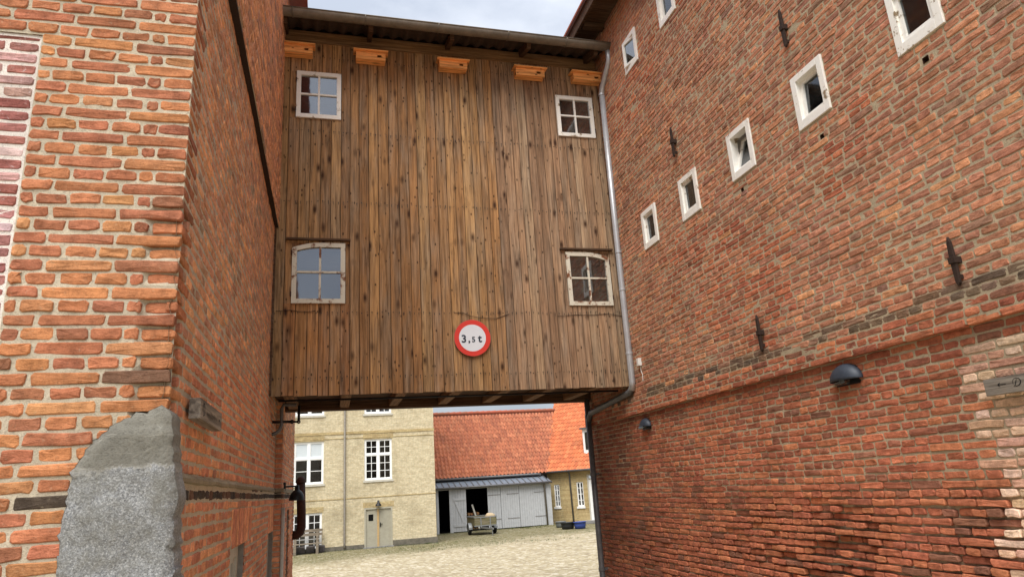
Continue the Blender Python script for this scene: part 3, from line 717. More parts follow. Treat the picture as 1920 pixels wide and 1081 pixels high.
lay(Wr, YR0, YR1, ZL-56*RC, ZL, RP, RC, .0125, [], f_right, c_right, .0042, sag=.012, matkey='r', c0=1, jv=.7)
Wr.bricks = [(b[0], b[1], b[2]+.007*erode((b[0]+b[1])/2, (b[2]+b[3])/2), *b[3:]) for b in Wr.bricks]
emit_bricks([Wr], rb, {'r': MT['brick_r']}, 300)
def dep(u, z): 
    low = z < ZL
    return rz(u, z-.013 if ZL-.05 < z < ZL+.05 else z)+bulge(u, z)-(.0022 if not low else .004)-.085*erode(u, z)-(.008*max(0, nz(u*2, z*2, 4)) if low else .004*max(0, nz(u*1.5, z*3, 4)))
mortar(Wr, YR0, YR1, 0, RH, holes_r, dep, .08, steps=(ZL+.013, ZB, ZB+.06)).build('mortar', MT['mortar_r'], rb)
m = MB(); m.box((XR+.06, YR1-.012, 0), (8, YR1, RH)); m.box((XR+.4, YR0, RH-.1), (8, YR1, RH)); m.box((XR+.05, YR0, 0), (8, YR0+.02, RH)); m.build('rear_wall', MT['mortar_r'], rb)
m = MB()                                          # ragged brick ends at the passage mouth
for k in range(0, 60):
    z = ZL-56*RC+k*RC
    if k % 2: m.box((XR-.004, YR1-.01, z+.006), (XR+.11, YR1+.02+rnd(0, .015), z+RC-.006), pick('rl'))
    else: m.box((XR+.004, YR1-.01, z+.006), (XR+.2, YR1+rnd(.002, .012), z+RC-.006), pick('rl'))
m.build('brick_ends', MT['brick_r'], rb, kind='stuff')
for h in put:
    m = MB(); a_, b_, c_, d_ = h; x_ = XR+.09
    m.add([(XR-.02, a_, c_), (XR-.02, b_, c_), (XR-.02, b_, d_), (XR-.02, a_, d_), (x_, a_, c_), (x_, b_, c_), (x_, b_, d_), (x_, a_, d_)], [(4, 5, 6, 7), (0, 1, 5, 4), (1, 2, 6, 5), (2, 3, 7, 6), (3, 0, 4, 7)], S(90, 60, 46)); m.build('putlog_hole', MT['brick_r'], rb)
# eave of the tall roof
m = MB(); m.box((XR-.36, YR0, RH+.03), (XR+.6, YR1+.3, RH+.06)); m.box((XR-.40, YR0, RH-.04), (XR-.36, YR1+.3, RH+.16)); m.build('eave', MT['darkwood'], rb)
m = MB()
for i in range(14): y = YR0+.2+i*.74; m.box((XR-.34, y, RH-.06), (XR+.05, y+.09, RH+.028))
m.build('rafter_ends', MT['darkwood'], rb, kind='stuff')
m = MB(); m.add([(XR-.45, YR0, RH+.14), (XR-.45, YR1+.35, RH+.14), (XR+4, YR1+.35, RH+4.2), (XR+4, YR0, RH+4.2), (XR-.45, YR0, RH+.18), (XR-.45, YR1+.35, RH+.18), (XR+4, YR1+.35, RH+4.24), (XR+4, YR0, RH+4.24)], [(0, 1, 2, 3), (7, 6, 5, 4), (0, 4, 5, 1), (1, 5, 6, 2), (3, 2, 6, 7), (0, 3, 7, 4)], S(186, 96, 62)); m.build('roof', MT['tile'], rb)
def small_window(r, tilt=0, swing=0):
    u0, u1, z0, z1 = r; n0 = .035+bulge((u0+u1)/2, z0); P = Wr.P; wd = thing_part('window', P((u0+u1)/2, z0, n0), rb); fw = .062
    fr = MB()
    for a, b in (((u0, z0), (u0+fw, z1)), ((u1-fw, z0), (u1, z1)), ((u0+fw, z1-fw), (u1-fw, z1)), ((u0+fw, z0), (u1-fw, z0+fw*1.25))):
        fr.box(P(*a, -.06), P(*b, n0+rnd(0, .002)))
    fr.build('frame', MT['white'], wd, bevel=.003)
    a0, a1, b0, b1 = u0+fw, u1-fw, z0+fw*1.25, z1-fw; t_ = .032
    sh = MB(); pn = MB()
    def T(u, z, n):                                # sash plane, tilted about its sill or swung about its jamb
        nn = n+(z-b0)*math.tan(tilt)*-1+(u-a0)*math.tan(swing); return P(u, z, nn)
    def sbox(mb, p, q, na, nb):
        vs = [T(u, z, n) for n in (na, nb) for u, z in ((p[0], p[1]), (q[0], p[1]), (q[0], q[1]), (p[0], q[1]))]
        mb.add(vs, [(0, 1, 2, 3), (7, 6, 5, 4), (0, 4, 5, 1), (1, 5, 6, 2), (2, 6, 7, 3), (3, 7, 4, 0)])
    for p, q in (((a0, b0), (a0+t_, b1)), ((a1-t_, b0), (a1, b1)), ((a0+t_, b1-t_), (a1-t_, b1)), ((a0+t_, b0), (a1-t_, b0+t_))): sbox(sh, p, q, -.03, .012)
    sbox(pn, (a0+t_, b0+t_), (a1-t_, b1-t_), -.012, -.008)
    sh.build('sash', MT['white'], wd); pn.build('pane', MT['glass'] if swing else MT['glass_far'], wd)
    rv = MB(); d = -.32
    rv.add([P(a0, b0, -.05), P(a0, b1, -.05), P(a0, b1, d), P(a0, b0, d)], [(0, 1, 2, 3)]).add([P(a1, b0, -.05), P(a1, b1, -.05), P(a1, b1, d), P(a1, b0, d)], [(3, 2, 1, 0)])
    rv.add([P(a0, b1, -.05), P(a1, b1, -.05), P(a1, b1, d), P(a0, b1, d)], [(0, 1, 2, 3)]).add([P(a0, b0, -.05), P(a1, b0, -.05), P(a1, b0, d), P(a0, b0, d)], [(3, 2, 1, 0)])
    rv.build('reveal', MT['reveal'], wd)
    bk = MB(); bk.add([P(a0-.05, b0-.05, d), P(a1+.05, b0-.05, d), P(a1+.05, b1+.05, d), P(a0-.05, b1+.05, d)], [(0, 1, 2, 3)]); bk.build('room', MT['dark'], wd)
for nm, r in rw.items(): small_window(r, tilt={'c': .3, 'd': .06}.get(nm, 0), swing={'f': .22}.get(nm, 0))
# wall anchors
for y, z0, z1 in ((4.49, 6.11, 6.51), (6.64, 6.11, 6.51), (5.57, 3.55, 3.91), (3.39, 3.55, 3.89)):
    m = MB(); x = XR-.05
    ln = z1-z0
    m.prism([(x, y-.014, z0+.02), (x, y+.002, z0), (x, y+.016, z0+.03), (x, y+.02, z0+ln*.5), (x, y+.014, z1-.05), (x, y, z1), (x, y-.014, z1-.04), (x, y-.02, z0+ln*.5)], (-.022, 0, 0))
    m.box((x-.03, y-.026, z0+ln*.45), (XR+.01, y+.026, z0+ln*.58)); m.box((x-.004, y-.01, z0+.05), (XR+.01, y+.01, z0+.08))
    m.build('wall_anchor', MT['iron'], rb, bevel=.003)

# ------------------------------------------------------------------ boarded bridge between the houses
YB = 8.65; BX0, BX1 = -.70, 3.96; BZ0, BZ1 = 3.69, 8.62; YBK = 10.35
br = thing('timber_bridge', (1.6, 9.4, BZ0), 'brown board-clad bridge joining the two brick houses above the passage', 'bridge')
bw = {'UL': (-.475, .115, 7.435, 8.145), 'UR': (3.255, 3.845, 7.43, 8.11), 'LL': (-.475, .18, 4.835, 5.64), 'LR': (3.195, 3.845, 4.82, 5.6)}
TONES = [(158, 122, 82), (151, 114, 76), (164, 130, 90), (145, 108, 72), (155, 119, 82)]
x = BX0+.002; np_ = MB(); wins = list(bw.values()); kpl = 0
while x < BX1-.02:
    wd = random.choice((.132, .138, .128, .142, .118, .134, .1)); x1 = min(x+wd, BX1)
    if BX1-x1 < .05: x1 = BX1
    c = random.choice(TONES); gf = (x-BX0)/(BX1-BX0)
    pieces = [(x, x1, BZ0-rnd(0, .012), BZ1)]
    for (a, b, z0, z1) in wins:
        ns = []
        for (p0, p1, s0, s1) in pieces:
            if p1 > a+.004 and p0 < b-.004 and s0 < z0 and s1 > z1:
                ns += [(p0, p1, s0, z0), (p0, p1, z1, s1)]
                if p0 < a-.012: ns.append((p0, a, z0, z1))
                if p1 > b+.012: ns.append((b, p1, z0, z1))
            else: ns.append((p0, p1, s0, s1))
        pieces = ns
    for xa, xb, s0, s1 in pieces:
        k = rnd(.92, 1.06); cc = S(c[0]*k, c[1]*k, c[2]*k, 1.12)
        if s1 < 5 and x < .2: cc = (cc[0]*1.0, cc[1]*.88, cc[2]*.8)
        if gf > .62: gm = sum(cc)/3; cc = tuple((q*(1-.28)+gm*.28)*1.12 for q in cc)
        m = MB(); yo = YB+rnd(-.004, .004); g0 = .003
        n = max(2, int((s1-s0)/.5)); vs, fs = [], []
        w0 = rnd(0, 50)
        for i in range(n+1):
            z = s0+(s1-s0)*i/n; e0 = .0012*nz(z*1.1, w0); e1 = .0012*nz(z*1.1, w0+9)
            vs += [(xa+g0+e0, yo+.024, z), (xa+g0+e0, yo+.003, z), (xa+g0+e0+.003, yo, z), ((xa+xb)/2, yo+.002, z), (xb-g0+e1-.003, yo, z), (xb-g0+e1, yo+.003, z), (xb-g0+e1, yo+.024, z)]
        for i in range(n):
            for q in range(6): fs.append((i*7+q+1, i*7+q, (i+1)*7+q, (i+1)*7+q+1))
        fs += [tuple(range(7)), tuple(n*7+q for q in range(6, -1, -1))]
        fs = [f[::-1] for f in fs]
        m.add(vs, fs, cc); m.build('plank', MT['plank'], br)
        for zr in (3.9, 4.72, 6.22, 7.25, 8.4):
            if s0 < zr < s1 and xb-xa > .07:
                for xx in (xa+.03, xb-.03):
                    zz = zr+rnd(-.015, .015); r_ = rnd(.005, .008)
                    np_.lathe([(r_, 0), (r_, .003), (0, .0035)], (xx, yo+.001, zz), (0, -1, 0), 6)
                    if random.random() < .75: np_.box((xx-.0026, yo-.0012, zz-rnd(.015, .045)), (xx+.0026, yo+.002, zz))
    x = x1; kpl += 1
np_.build('nails', MT['blackmetal'], br, kind='stuff')
# dark lining right behind the boards, floor, back, beams
m = MB()
def frame_sheet(y, holes):
    xs_ = sorted({BX0, BX1, *[q for h in holes for q in h[:2]]}); zs_ = sorted({BZ0, BZ1+.3, *[q for h in holes for q in h[2:]]})
    for i in range(len(xs_)-1):
        for k in range(len(zs_)-1):
            cx, cz = (xs_[i]+xs_[i+1])/2, (zs_[k]+zs_[k+1])/2
            if any(h[0] < cx < h[1] and h[2] < cz < h[3] for h in holes): continue
            m.box((xs_[i], y, zs_[k]), (xs_[i+1], y+.02, zs_[k+1]))
frame_sheet(YB+.027, wins); m.build('inner_lining', MT['dark'], br)
m = MB(); m.box((BX0, YBK-.03, BZ0), (BX1, YBK, BZ1+.3)); m.build('rear_boards', MT['darkwood'], br)
m = MB(); m.box((BX0, YB+.05, BZ0+.12), (BX1, YBK-.03, BZ0+.15)); m.build('floor_boards', MT['darkwood'], br)
m = MB(); m.box((BX0, YB+.05, BZ0+.02), (BX1, YB+.19, BZ0+.11)); m.build('front_beam', MT['darkwood'], br)
m = MB(); m.box((BX0, YBK-.2, BZ0-.012), (BX1, YBK-.035, BZ0+.115)); m.build('rear_beam', MT['darkwood'], br)
for X in (-.55, .14, .83, 1.55, 2.22, 2.85, 3.5):
    m = MB(); m.box((X, YB+.03, BZ0+.012), (X+.13, YBK-.21, BZ0+.118)); m.build('joist', MT['joistwood'], br, bevel=.008)
m = MB(); m.tube([(BX0+.1, YB+.16, BZ0-.04), (1.5, YB+.16, BZ0-.045), (3.85, YB+.16, BZ0-.04)], .013, 8); m.build('conduit', MT['blackmetal'], br, smooth=True)
# frieze, soffit, corrugated roof edge, gutter
m = MB(); m.box((BX0, YB-.018, BZ1-.005), (BX1, YB+.02, BZ1+.17)); m.build('frieze_board', MT['darkwoodl'], br)
def roofz(y): return 8.675+(y-8.1)*.31
for X in (-.63, .5, 1.63, 2.76, 3.8):
    m = MB(); a, b = (X, 8.2, roofz(8.2)-.075), (X, 8.75, roofz(8.75)-.075)
    m.bar(a, b, (1, 0, 0), .06, .11); m.build('rafter', MT['darkwood'], br)
m = MB(); nw = 240; vs, fs = [], []
for yy in (8.1, 8.9, 9.55):
    for dz in (0, .007):
        for i in range(nw+1): X = BX0-.02+(4.06-BX0)*i/nw; vs.append((X, yy, roofz(yy)+.024*math.sin(X*2*math.pi/.177)+dz))
st = nw+1
for r_ in range(2):
    for i in range(nw):
        a = r_*2*st+i; fs.append((a+1, a, a+2*st, a+2*st+1)); a += st; fs.append((a, a+1, a+2*st+1, a+2*st))
for i in range(nw): fs.append((i, i+1, i+1+st, i+st))
m.add(vs, fs); m.build('corrugated_roof', MT['fibre'], br, smooth=True)
m = MB(); m.add([(BX0, 9.5, roofz(9.55)), (BX1, 9.5, roofz(9.55)), (BX1, YBK+.3, 8.88), (BX0, YBK+.3, 8.88)], [(0, 1, 2, 3)]); m.build('rear_roof', MT['fibre'], br)
GY, GZT, GR = 8.12, 8.71, .078
m = MB(); n = 12; vs, fs = [], []
gx = [BX0+.0, .2, 1.1, 2.0, 2.9, 3.7, 4.06]
for i, X in enumerate(gx):
    zt = GZT-.02*(X-BX0)/4.7
    for rr in (GR, GR-.006):
        for k in range(n+1): a = math.pi*k/n; vs.append((X, GY-rr*math.cos(a), zt-rr*math.sin(a)))
s2 = 2*(n+1)
for i in range(len(gx)-1):
    for k in range(n):
        a = i*s2+k; fs.append((a, a+1, a+s2+1, a+s2)); a += n+1; fs.append((a+1, a, a+s2, a+s2+1))
    for q in (0, n): a = i*s2+q; fs.append((a, a+n+1, a+n+1+s2, a+s2))
for i in (0, len(gx)-1): fs.append(tuple(i*s2+k for k in range(n+1)))
m.add(vs, fs); gut = m.build('gutter', MT['zinc_old'], br, smooth=True)
m = MB()
m.tube([(BX0+.0, GY-GR, GZT+.004), (4.06, GY-GR, GZT-.016)], .009, 8); m.build('bead', MT['zinc_old'], gut, smooth=True)
for X in (-.52, .42, 1.42, 2.42, 3.3):
    m = MB(); zt = GZT-.02*(X-BX0)/4.7
    m.tube([(X, GY-(GR+.003)*math.cos(a), zt-(GR+.003)*math.sin(a)) for a in [math.pi*k/12 for k in range(13)]], .007, 6); m.build('gutter_joint', MT['zinc_old'], gut, smooth=True)
# bridge windows
def bridge_window(key, arch=0):
    x0, x1, z0, z1 = bw[key]; mt_ = MT['white'] if key[0] == 'U' else MT['white_rust']
    wd = thing_part('window', ((x0+x1)/2, YB, z0), br); fr = MB(); fw = .058; yf = YB-.022; yb = YB+.03
    xm, zm = (x0+x1)/2, (z0+z1)/2+.01
    if key == 'LL': xm += .015
    fr.box((x0, yf, z0), (x1, yb, z0+fw))
    def topz(x):                                   # segmental head rising to one side
        if not arch: return z1
        t = (x-x0)/(x1-x0); t = t if arch > 0 else 1-t
        return z1-.075*max(0, 1-t/.55)**2
    fr.box((x0, yf, z0+fw), (x0+fw, yb, topz(x0)-fw*.4)); fr.box((x1-fw, yf, z0+fw), (x1, yb, topz(x1)-fw*.4))
    n = 10; up = [(x0+(x1-x0)*i/n) for i in range(n+1)]
    for a, b in zip(up, up[1:]):
        za, zb = topz(a), topz(b)
        fr.add([(a, yf-.001, za-fw), (b, yf-.001, zb-fw), (b, yf-.001, zb), (a, yf-.001, za), (a, yb, za-fw), (b, yb, zb-fw), (b, yb, zb), (a, yb, za)], [(0, 1, 2, 3), (7, 6, 5, 4), (0, 4, 5, 1), (3, 2, 6, 7)])
    fr.add([(x0, yf-.001, topz(x0)-fw), (x0, yf-.001, topz(x0)), (x0, yb, topz(x0)), (x0, yb, topz(x0)-fw)], [(0, 1, 2, 3)]).add([(x1, yf-.001, topz(x1)-fw), (x1, yf-.001, topz(x1)), (x1, yb, topz(x1)), (x1, yb, topz(x1)-fw)], [(3, 2, 1, 0)])
    fo = fr.build('frame', mt_, wd)
    mu = MB(); mu.box((xm-.013, yf+.008, z0+fw), (xm+.013, yb, z1-fw)); mu.box((x0+fw, yf+.0105, zm-.012), (x1-fw, yb-.002, zm+.012)); mu.build('muntin', mt_, wd)
    for a, b in ((x0+fw, xm-.013), (xm+.013, x1-fw)):
        for c_, d_ in ((z0+fw, zm-.012), (zm+.012, z1-fw)):
            p = MB(); ty = rnd(-.0007, .0007)
            p.add([(a, YB+.004+ty, c_), (b, YB+.004-ty, c_), (b, YB+.007-ty, d_), (a, YB+.007+ty, d_)], [(0, 1, 2, 3)]); p.build('pane', MT['glass'], wd)
    bk = MB(); a, b, c_, d_ = x0-.05, x1+.05, z0-.05, z1+.05
    bk.add([(a, YB+.05, c_), (b, YB+.05, c_), (b, YB+.05, d_), (a, YB+.05, d_), (a, YB+.9, c_), (b, YB+.9, c_), (b, YB+.9, d_), (a, YB+.9, d_)], [(4, 5, 6, 7), (0, 1, 5, 4), (3, 7, 6, 2), (0, 4, 7, 3), (1, 2, 6, 5)]); bk.build('room', MT['dark'], wd)
    if arch:
        spd = MB(); spd.box((x0, YB+.008, z1-.1), (x1, YB+.02, z1+.0), S(128, 92, 62, 1.1)); spd.build('head_board', MT['plank'], wd)
        tr = MB(); tr.box((x0-.075, YB-.045, z1+.03), (x1+.065, YB+.0, z1+.055)); tr.build('drip_board', MT['darkwood'], wd)
    sx_ = x0-.006 if key[1] == 'L' else x1+.006
    for zz in (z0+.12, z1-.14): hg = MB(); hg.box((sx_-.008, yf-.004, zz-.03), (sx_+.008, YB, zz+.03)); hg.build('hinge', MT['rust'], wd)
bridge_window('UL'); bridge_window('UR'); bridge_window('LL', 1); bridge_window('LR', -1)
for pts in ([(517, 583), (545, 581), (562, 584), (582, 584), (592, 582)], [(852, 586), (868, 586), (882, 592), (905, 596), (930, 597), (955, 588)], [(1046, 592), (1080, 590), (1110, 590), (1140, 588), (1166, 592)]):
    m = MB(); m.tube([onY(*p, YB-.008) for p in pts], .0035, 6); m.build('wire', MT['iron'], br)
m = MB(); m.box((BX0-.0, YB-.03, BZ0), (BX0+.028, YB-.006, BZ1)); m.build('corner_strip', MT['darkwood'], br)

# ------------------------------------------------------------------ nest boxes
def nest_box(x0, x1, zt, label):
    t = thing('nest_box', ((x0+x1)/2, YB-.02, zt-.14), label, 'nest box', 'nest boxes under the eave of the bridge')
    a, b = x0+.035, x1-.035; yf, yk = 8.505, YB-.008; z1, z0 = zt-.016, zt-.135
    m = MB(); h0, h1, hz0, hz1 = a+.72*(b-a), a+.86*(b-a), z0+.045, z0+.08
    m.box((a, yf, z0), (h0, yf+.016, z1)); m.box((h1, yf, z0), (b, yf+.016, z1)); m.box((h0, yf, z0), (h1, yf+.016, hz0)); m.box((h0, yf, hz1), (h1, yf+.016, z1))
    m.build('front', MT['larch'], t)
    m = MB(); m.box((a+.002, yf+.017, z0+.003), (b-.002, yk, z0+.018)); m.build('bottom', MT['larch'], t)
    for q in (a, b-.016): m = MB(); m.box((q, yf+.0165, z0+.019), (q+.016, yk, z1)); m.build('side', MT['larch'], t)
    m = MB(); m.box((a+.017, yk-.01, z0+.02), (b-.017, yk-.004, z1-.002)); m.build('back', MT['dark'], t)
    m = MB(); m.obox(((x0+x1)/2, (8.455+yk)/2, zt), ((x1-x0)/2, 0, 0), (0, (yk-8.455)/2, .012), (0, -.0012, .009)); m.build('lid', MT['larch'], t, bevel=.002)
k = 8.47/8.35
for (u0, v0), (u1, v1), lab in (((524, 72), (591, 83), 'orange wooden nest box tucked against the orange brick house'), ((663, 87), (728, 96), 'orange wooden nest box, second in the row from the orange brick house'),
        ((820, 104), (881, 112), 'orange wooden nest box in the middle of the row of five'), ((964, 120), (1026, 126), 'orange wooden nest box, second in the row from the downpipe'),
        ((1072, 129), (1135, 136), 'orange wooden nest box touching the zinc downpipe')):
    p, q = onY(u0, v0, 8.46), onY(u1, v1, 8.46); nest_box(max(p.x, BX0+.005), q.x, (p.z+q.z)/2-.006, lab)

# ------------------------------------------------------------------ weight-limit sign
def text_mesh(s, size, bold=0., font_shear=0):
    cu = bpy.data.curves.new('lettering', 'FONT'); cu.body = s; cu.size = size; cu.offset = bold; cu.extrude = .0008; cu.resolution_u = 4; cu.shear = font_shear
    o = bpy.data.objects.new('lettering', cu); COL.objects.link(o)
    me = bpy.data.meshes.new_from_object(o.evaluated_get(bpy.context.evaluated_depsgraph_get())); COL.objects.unlink(o); bpy.data.objects.remove(o)
    return me
def add_text(s, size, origin, ux, uz, material, parent, name='digit', bold=0., shear=0, sx=1.):
    me = text_mesh(s, size, bold, shear); ux, uz = Vector(ux), Vector(uz); n = ux.cross(uz)
    mb = MB(); mb.add([Vector(origin)+ux*(v.co.x*sx)+uz*v.co.y+n*v.co.z for v in me.vertices], [tuple(p.vertices) for p in me.polygons])
    return mb.build(name, material, parent)
sc_ = onY(886, 633, YB-.03); SR = .243
sg = thing('traffic_sign', (sc_.x, YB-.02, sc_.z-SR), 'round red-rimmed white weight-limit sign reading 3,5 t on the boards', 'sign')
m = MB(); m.lathe([(SR, 0), (SR, .003), (0, .003)], (sc_.x, YB-.026, sc_.z), (0, -1, 0), 64); m.lathe([(0, 0), (SR, 0)], (sc_.x, YB-.026, sc_.z), (0, -1, 0), 64); m.build('plate', MT['zincback'], sg)
m = MB(); m.lathe([(SR*.735, .0042), (SR*.995, .0042)], (sc_.x, YB-.026, sc_.z), (0, -1, 0), 64)
m.f = [f[::-1] for f in m.f]; m.build('red_rim', MT['signred'], sg)
m = MB(); m.lathe([(0, .0042), (SR*.735, .0042)], (sc_.x, YB-.026, sc_.z), (0, -1, 0), 64); m.f = [f[::-1] for f in m.f]; m.build('white_field', MT['signwhite'], sg)
m = MB(); m.box((sc_.x-.02, YB-.026, sc_.z-.2), (sc_.x+.02, YB-.001, sc_.z+.2)); m.build('bracket', MT['zincback'], sg)
px = SR*2/70.0/1.0
for s_, sz, u, v, bo in (('3', .14, -21.5, 8.4, .004), (',', .13, -8.6, 8.0, .004), ('5', .1, -1.8, 8.0, .0026), ('t', .145, 10.6, 8.0, .004)):
    add_text(s_, sz, (sc_.x+u*px, YB-.0312, sc_.z-v*px), (1, 0, 0), (0, 0, 1), MT['signink'], sg, 'digit' if s_ != 't' else 'letter', bo)

# ------------------------------------------------------------------ downpipe
dp = thing('downpipe', (3.93, 8.5, BZ0), 'zinc downpipe dropping from the bridge gutter and running back along the brick wall', 'downpipe')
PX = 3.955
m = MB(); m.tube([(3.97, 8.14, 8.66), (3.97, 8.14, 8.48), (3.968, 8.17, 8.42), (PX, 8.42, 8.2), (PX-.005, 8.46, 8.13), (PX-.005, 8.47, 8.05)], .042, 14); m.build('swan_neck', MT['zinc'], dp, smooth=True)
m = MB(); m.tube([(PX-.005, 8.47, 8.08), (PX-.012, 8.5, 5.9), (PX-.008, 8.52, 3.72), (PX-.008, 8.56, 3.62)], .043, 14); m.build('upper_pipe', MT['zinc'], dp, smooth=True)
e = onX(1103, 790, 3.9)
m = MB(); m.tube([(PX-.008, 8.54, 3.66), (PX-.014, 8.62, 3.6), (3.915, e.y-.1, e.z+.12), (3.905, e.y, e.z)], .042, 14); m.build('sloping_pipe', MT['zinc_dark'], dp, smooth=True)
m = MB(); m.tube([(3.905, e.y+.0, e.z+.35), (3.905, e.y+.01, 1.6), (3.905, e.y+.01, .08), (3.88, e.y-.08, .02)], .043, 14); m.build('lower_pipe', MT['zinc_dark'], dp, smooth=True)
for z in (8.06, 5.55, 4.1, 5.0):
    m = MB(); yy = 8.47+.05*(8.05-z)/4.3; m.tube([(PX-.01, yy, z), (PX-.01, yy, z+.03)], .048, 14); m.box((PX, yy-.008, z+.006), (4.0, yy+.008, z+.024)); m.build('bracket', MT['zinc'], dp, smooth=False)
for z in (2.55, 1.2):
    m = MB(); m.tube([(3.905, e.y+.01, z), (3.905, e.y+.01, z+.05)], .05, 14); m.box((3.91, e.y, z+.01), (4.0, e.y+.02, z+.04)); m.build('bracket', MT['zinc_dark'], dp)

# ------------------------------------------------------------------ fittings on the walls
def wall_lamp(y, z, wdt, label):
    t = thing('wall_lamp', (XR, y, z), label, 'lamp', 'half-dome lamps on the red brick wall'); r = wdt/2; n = 16
    m = MB(); vs, fs = [], []
    for i in range(n+1):                             # quarter sphere, open below
        a = math.pi*i/n
        for k in range(9):
            b = math.pi/2*k/8; vs.append((XR-.008-r*.62*math.sin(a)*math.cos(b), y+r*math.cos(a), z+r*.8*math.sin(a)*math.sin(b)))
    for i in range(n):
        for k in range(8): fs.append((i*9+k, i*9+k+1, (i+1)*9+k+1, (i+1)*9+k))
    m.add(vs, fs); o = m.build('shade', MT['lampblue'], t, smooth=True); sl = o.modifiers.new('thick', 'SOLIDIFY'); sl.thickness = .004
    m = MB(); m.box((XR-.02, y-r*.75, z-.035), (XR+.01, y+r*.75, z+r*.6)); m.build('back_plate', MT['blackmetal'], t)
    m = MB(); m.tube([(XR-.07, y-.06, z-.004), (XR-.07, y+.06, z-.004)], .028, 10); m.build('bulb_cover', MT['glass_far'], t)
wall_lamp(8.33, 3.11, .27, 'small dark half-dome wall lamp near the sloping downpipe')
wall_lamp(4.60, 3.125, .33, 'dark slate half-dome wall lamp beside the wooden arrow sign')
sb = thing('sensor_box', (XR, 8.28, 3.9), 'small white plastic box with a hanging wire on red brick', 'sensor')
m = MB(); m.box((XR-.06, 8.25, 3.9), (XR+.0, 8.31, 4.0)); m.build('housing', MT['plastic'], sb, bevel=.006)
m = MB(); m.tube([(XR-.02, 8.28, 3.9), (XR-.025, 8.275, 3.84), (XR-.02, 8.25, 3.78), (XR-.03, 8.24, 3.7)], .004, 6); m.build('wire', MT['plastic'], sb)
# arrow sign on the right-hand house
sw = thing('wooden_sign', (XR, 3.0, 2.84), 'grey wooden arrow sign with the letter D on the pale brick patch', 'sign')
m = MB(); m.box((XR-.075, 2.45, 2.838), (XR-.04, 3.385, 2.938)); m.build('board', MT['greywood'], sw, bevel=.002)
m = MB(); m.box((XR-.04, 3.2, 2.86), (XR+.01, 3.26, 2.91)); m.box((XR-.04, 2.6, 2.86), (XR+.01, 2.66, 2.91)); m.build('batten', MT['darkwood'], sw)
xs0 = XR-.0765
def onS(u, v): return onX(u, v, xs0)
def strokes(pts, wd, parent, name, xpl):
    m = MB(); Q = [Vector(p) for p in pts]; n = len(Q); vs = []; ws = wd if isinstance(wd, list) else [wd]*n
    for i, p in enumerate(Q):
        d = (Q[min(i+1, n-1)]-Q[max(i-1, 0)]).normalized(); s_ = Vector((1, 0, 0)).cross(d).normalized()
        vs += [p+s_*ws[i]/2, p-s_*ws[i]/2]
    m.add(vs, [(2*i, 2*i+1, 2*i+3, 2*i+2) for i in range(n-1)]); return m.build(name, MT['ink'], parent)
Z = lambda u, v: onS(1820+u/13.51, 680+v/13.51)
strokes([Z(890, 525), Z(790, 540), Z(690, 555)], .0045, sw, 'arrow', xs0); strokes([Z(735, 495), Z(715, 525), Z(690, 555), Z(715, 580), Z(750, 600)], [.002, .006, .009, .006, .002], sw, 'arrow_head', xs0)
strokes([Z(1155, 400), Z(1140, 480), Z(1120, 570)], [.003, .006, .004], sw, 'letter', xs0)
strokes([Z(1085, 540), Z(1060, 500), Z(1060, 440), Z(1090, 395), Z(1150, 375), Z(1215, 390), Z(1262, 440), Z(1262, 500), Z(1225, 555), Z(1170, 580), Z(1120, 575), Z(1090, 590)], [.002, .003, .003, .003, .004, .005, .007, .007, .006, .004, .003, .002], sw, 'letter', xs0)
# block sign on the near house
sl_ = thing('wooden_sign', (XL+.03, 4.1, 2.92), 'thick grey wooden block sign with carved letters above the granite corner stone', 'sign')
m = MB(); m.box((XL+.016, 3.77, 2.918), (XL+.072, 4.5, 3.022)); m.build('board', MT['greywood'], sl_, bevel=.003)
xs1 = XL+.0735
def SP(u, v): return Vector((xs1, 3.80+(4.47-3.80)*u, 2.918+.104*v))
cv = [SP(.09+.05*math.cos(a), .52+.3*math.sin(a)) for a in [2*math.pi*k/14-1.9 for k in range(13)]]
strokes(cv, .008, sl_, 'letter', xs1); strokes([SP(.085, .78), SP(.085, .3)], .008, sl_, 'letter', xs1)
for k in range(6):
    u = .25+.088*k; h = .62 if k in (2, 4) else .54
    strokes([SP(u, .32), SP(u, h)], .007, sl_, 'letter', xs1); strokes([SP(u+.035, .32), SP(u+.04, h-.03)], .007, sl_, 'letter', xs1)
strokes([SP(.86, .5), SP(.9, .5), SP(.93, .48)], .01, sl_, 'letter', xs1)
# pipes under the bridge by the near house
pk = thing('pipe_bracket', (-.5, 9.0, 3.4), 'black iron pipe and bent conduit under the bridge at the orange house', 'pipe')
def PY(u, v, y=9.3): return onY(u, v, y)
m = MB(); m.tube([PY(556, 758), PY(532, 758), PY(528, 766), PY(528, 796), PY(524, 806), PY(516, 812), PY(505, 815)], .022, 10); m.build('bent_pipe', MT['zinc_dark'], pk, smooth=True)
m = MB(); m.tube([PY(505, 791), PY(545, 790)], .018, 10); m.tube([PY(545, 790), PY(550, 790)], .027, 10); m.tube([PY(550, 790), PY(560, 790)], .014, 10); m.build('bracket_bar', MT['blackmetal'], pk, smooth=True)
m = MB(); m.tube([PY(560, 790), PY(561, 760)], .017, 10); m.lathe([(.008, -.012), (.024, -.012), (.024, .012), (.008, .012)], PY(560, 790), (0, 1, 0), 14); m.build('hanger', MT['blackmetal'], pk, smooth=True)
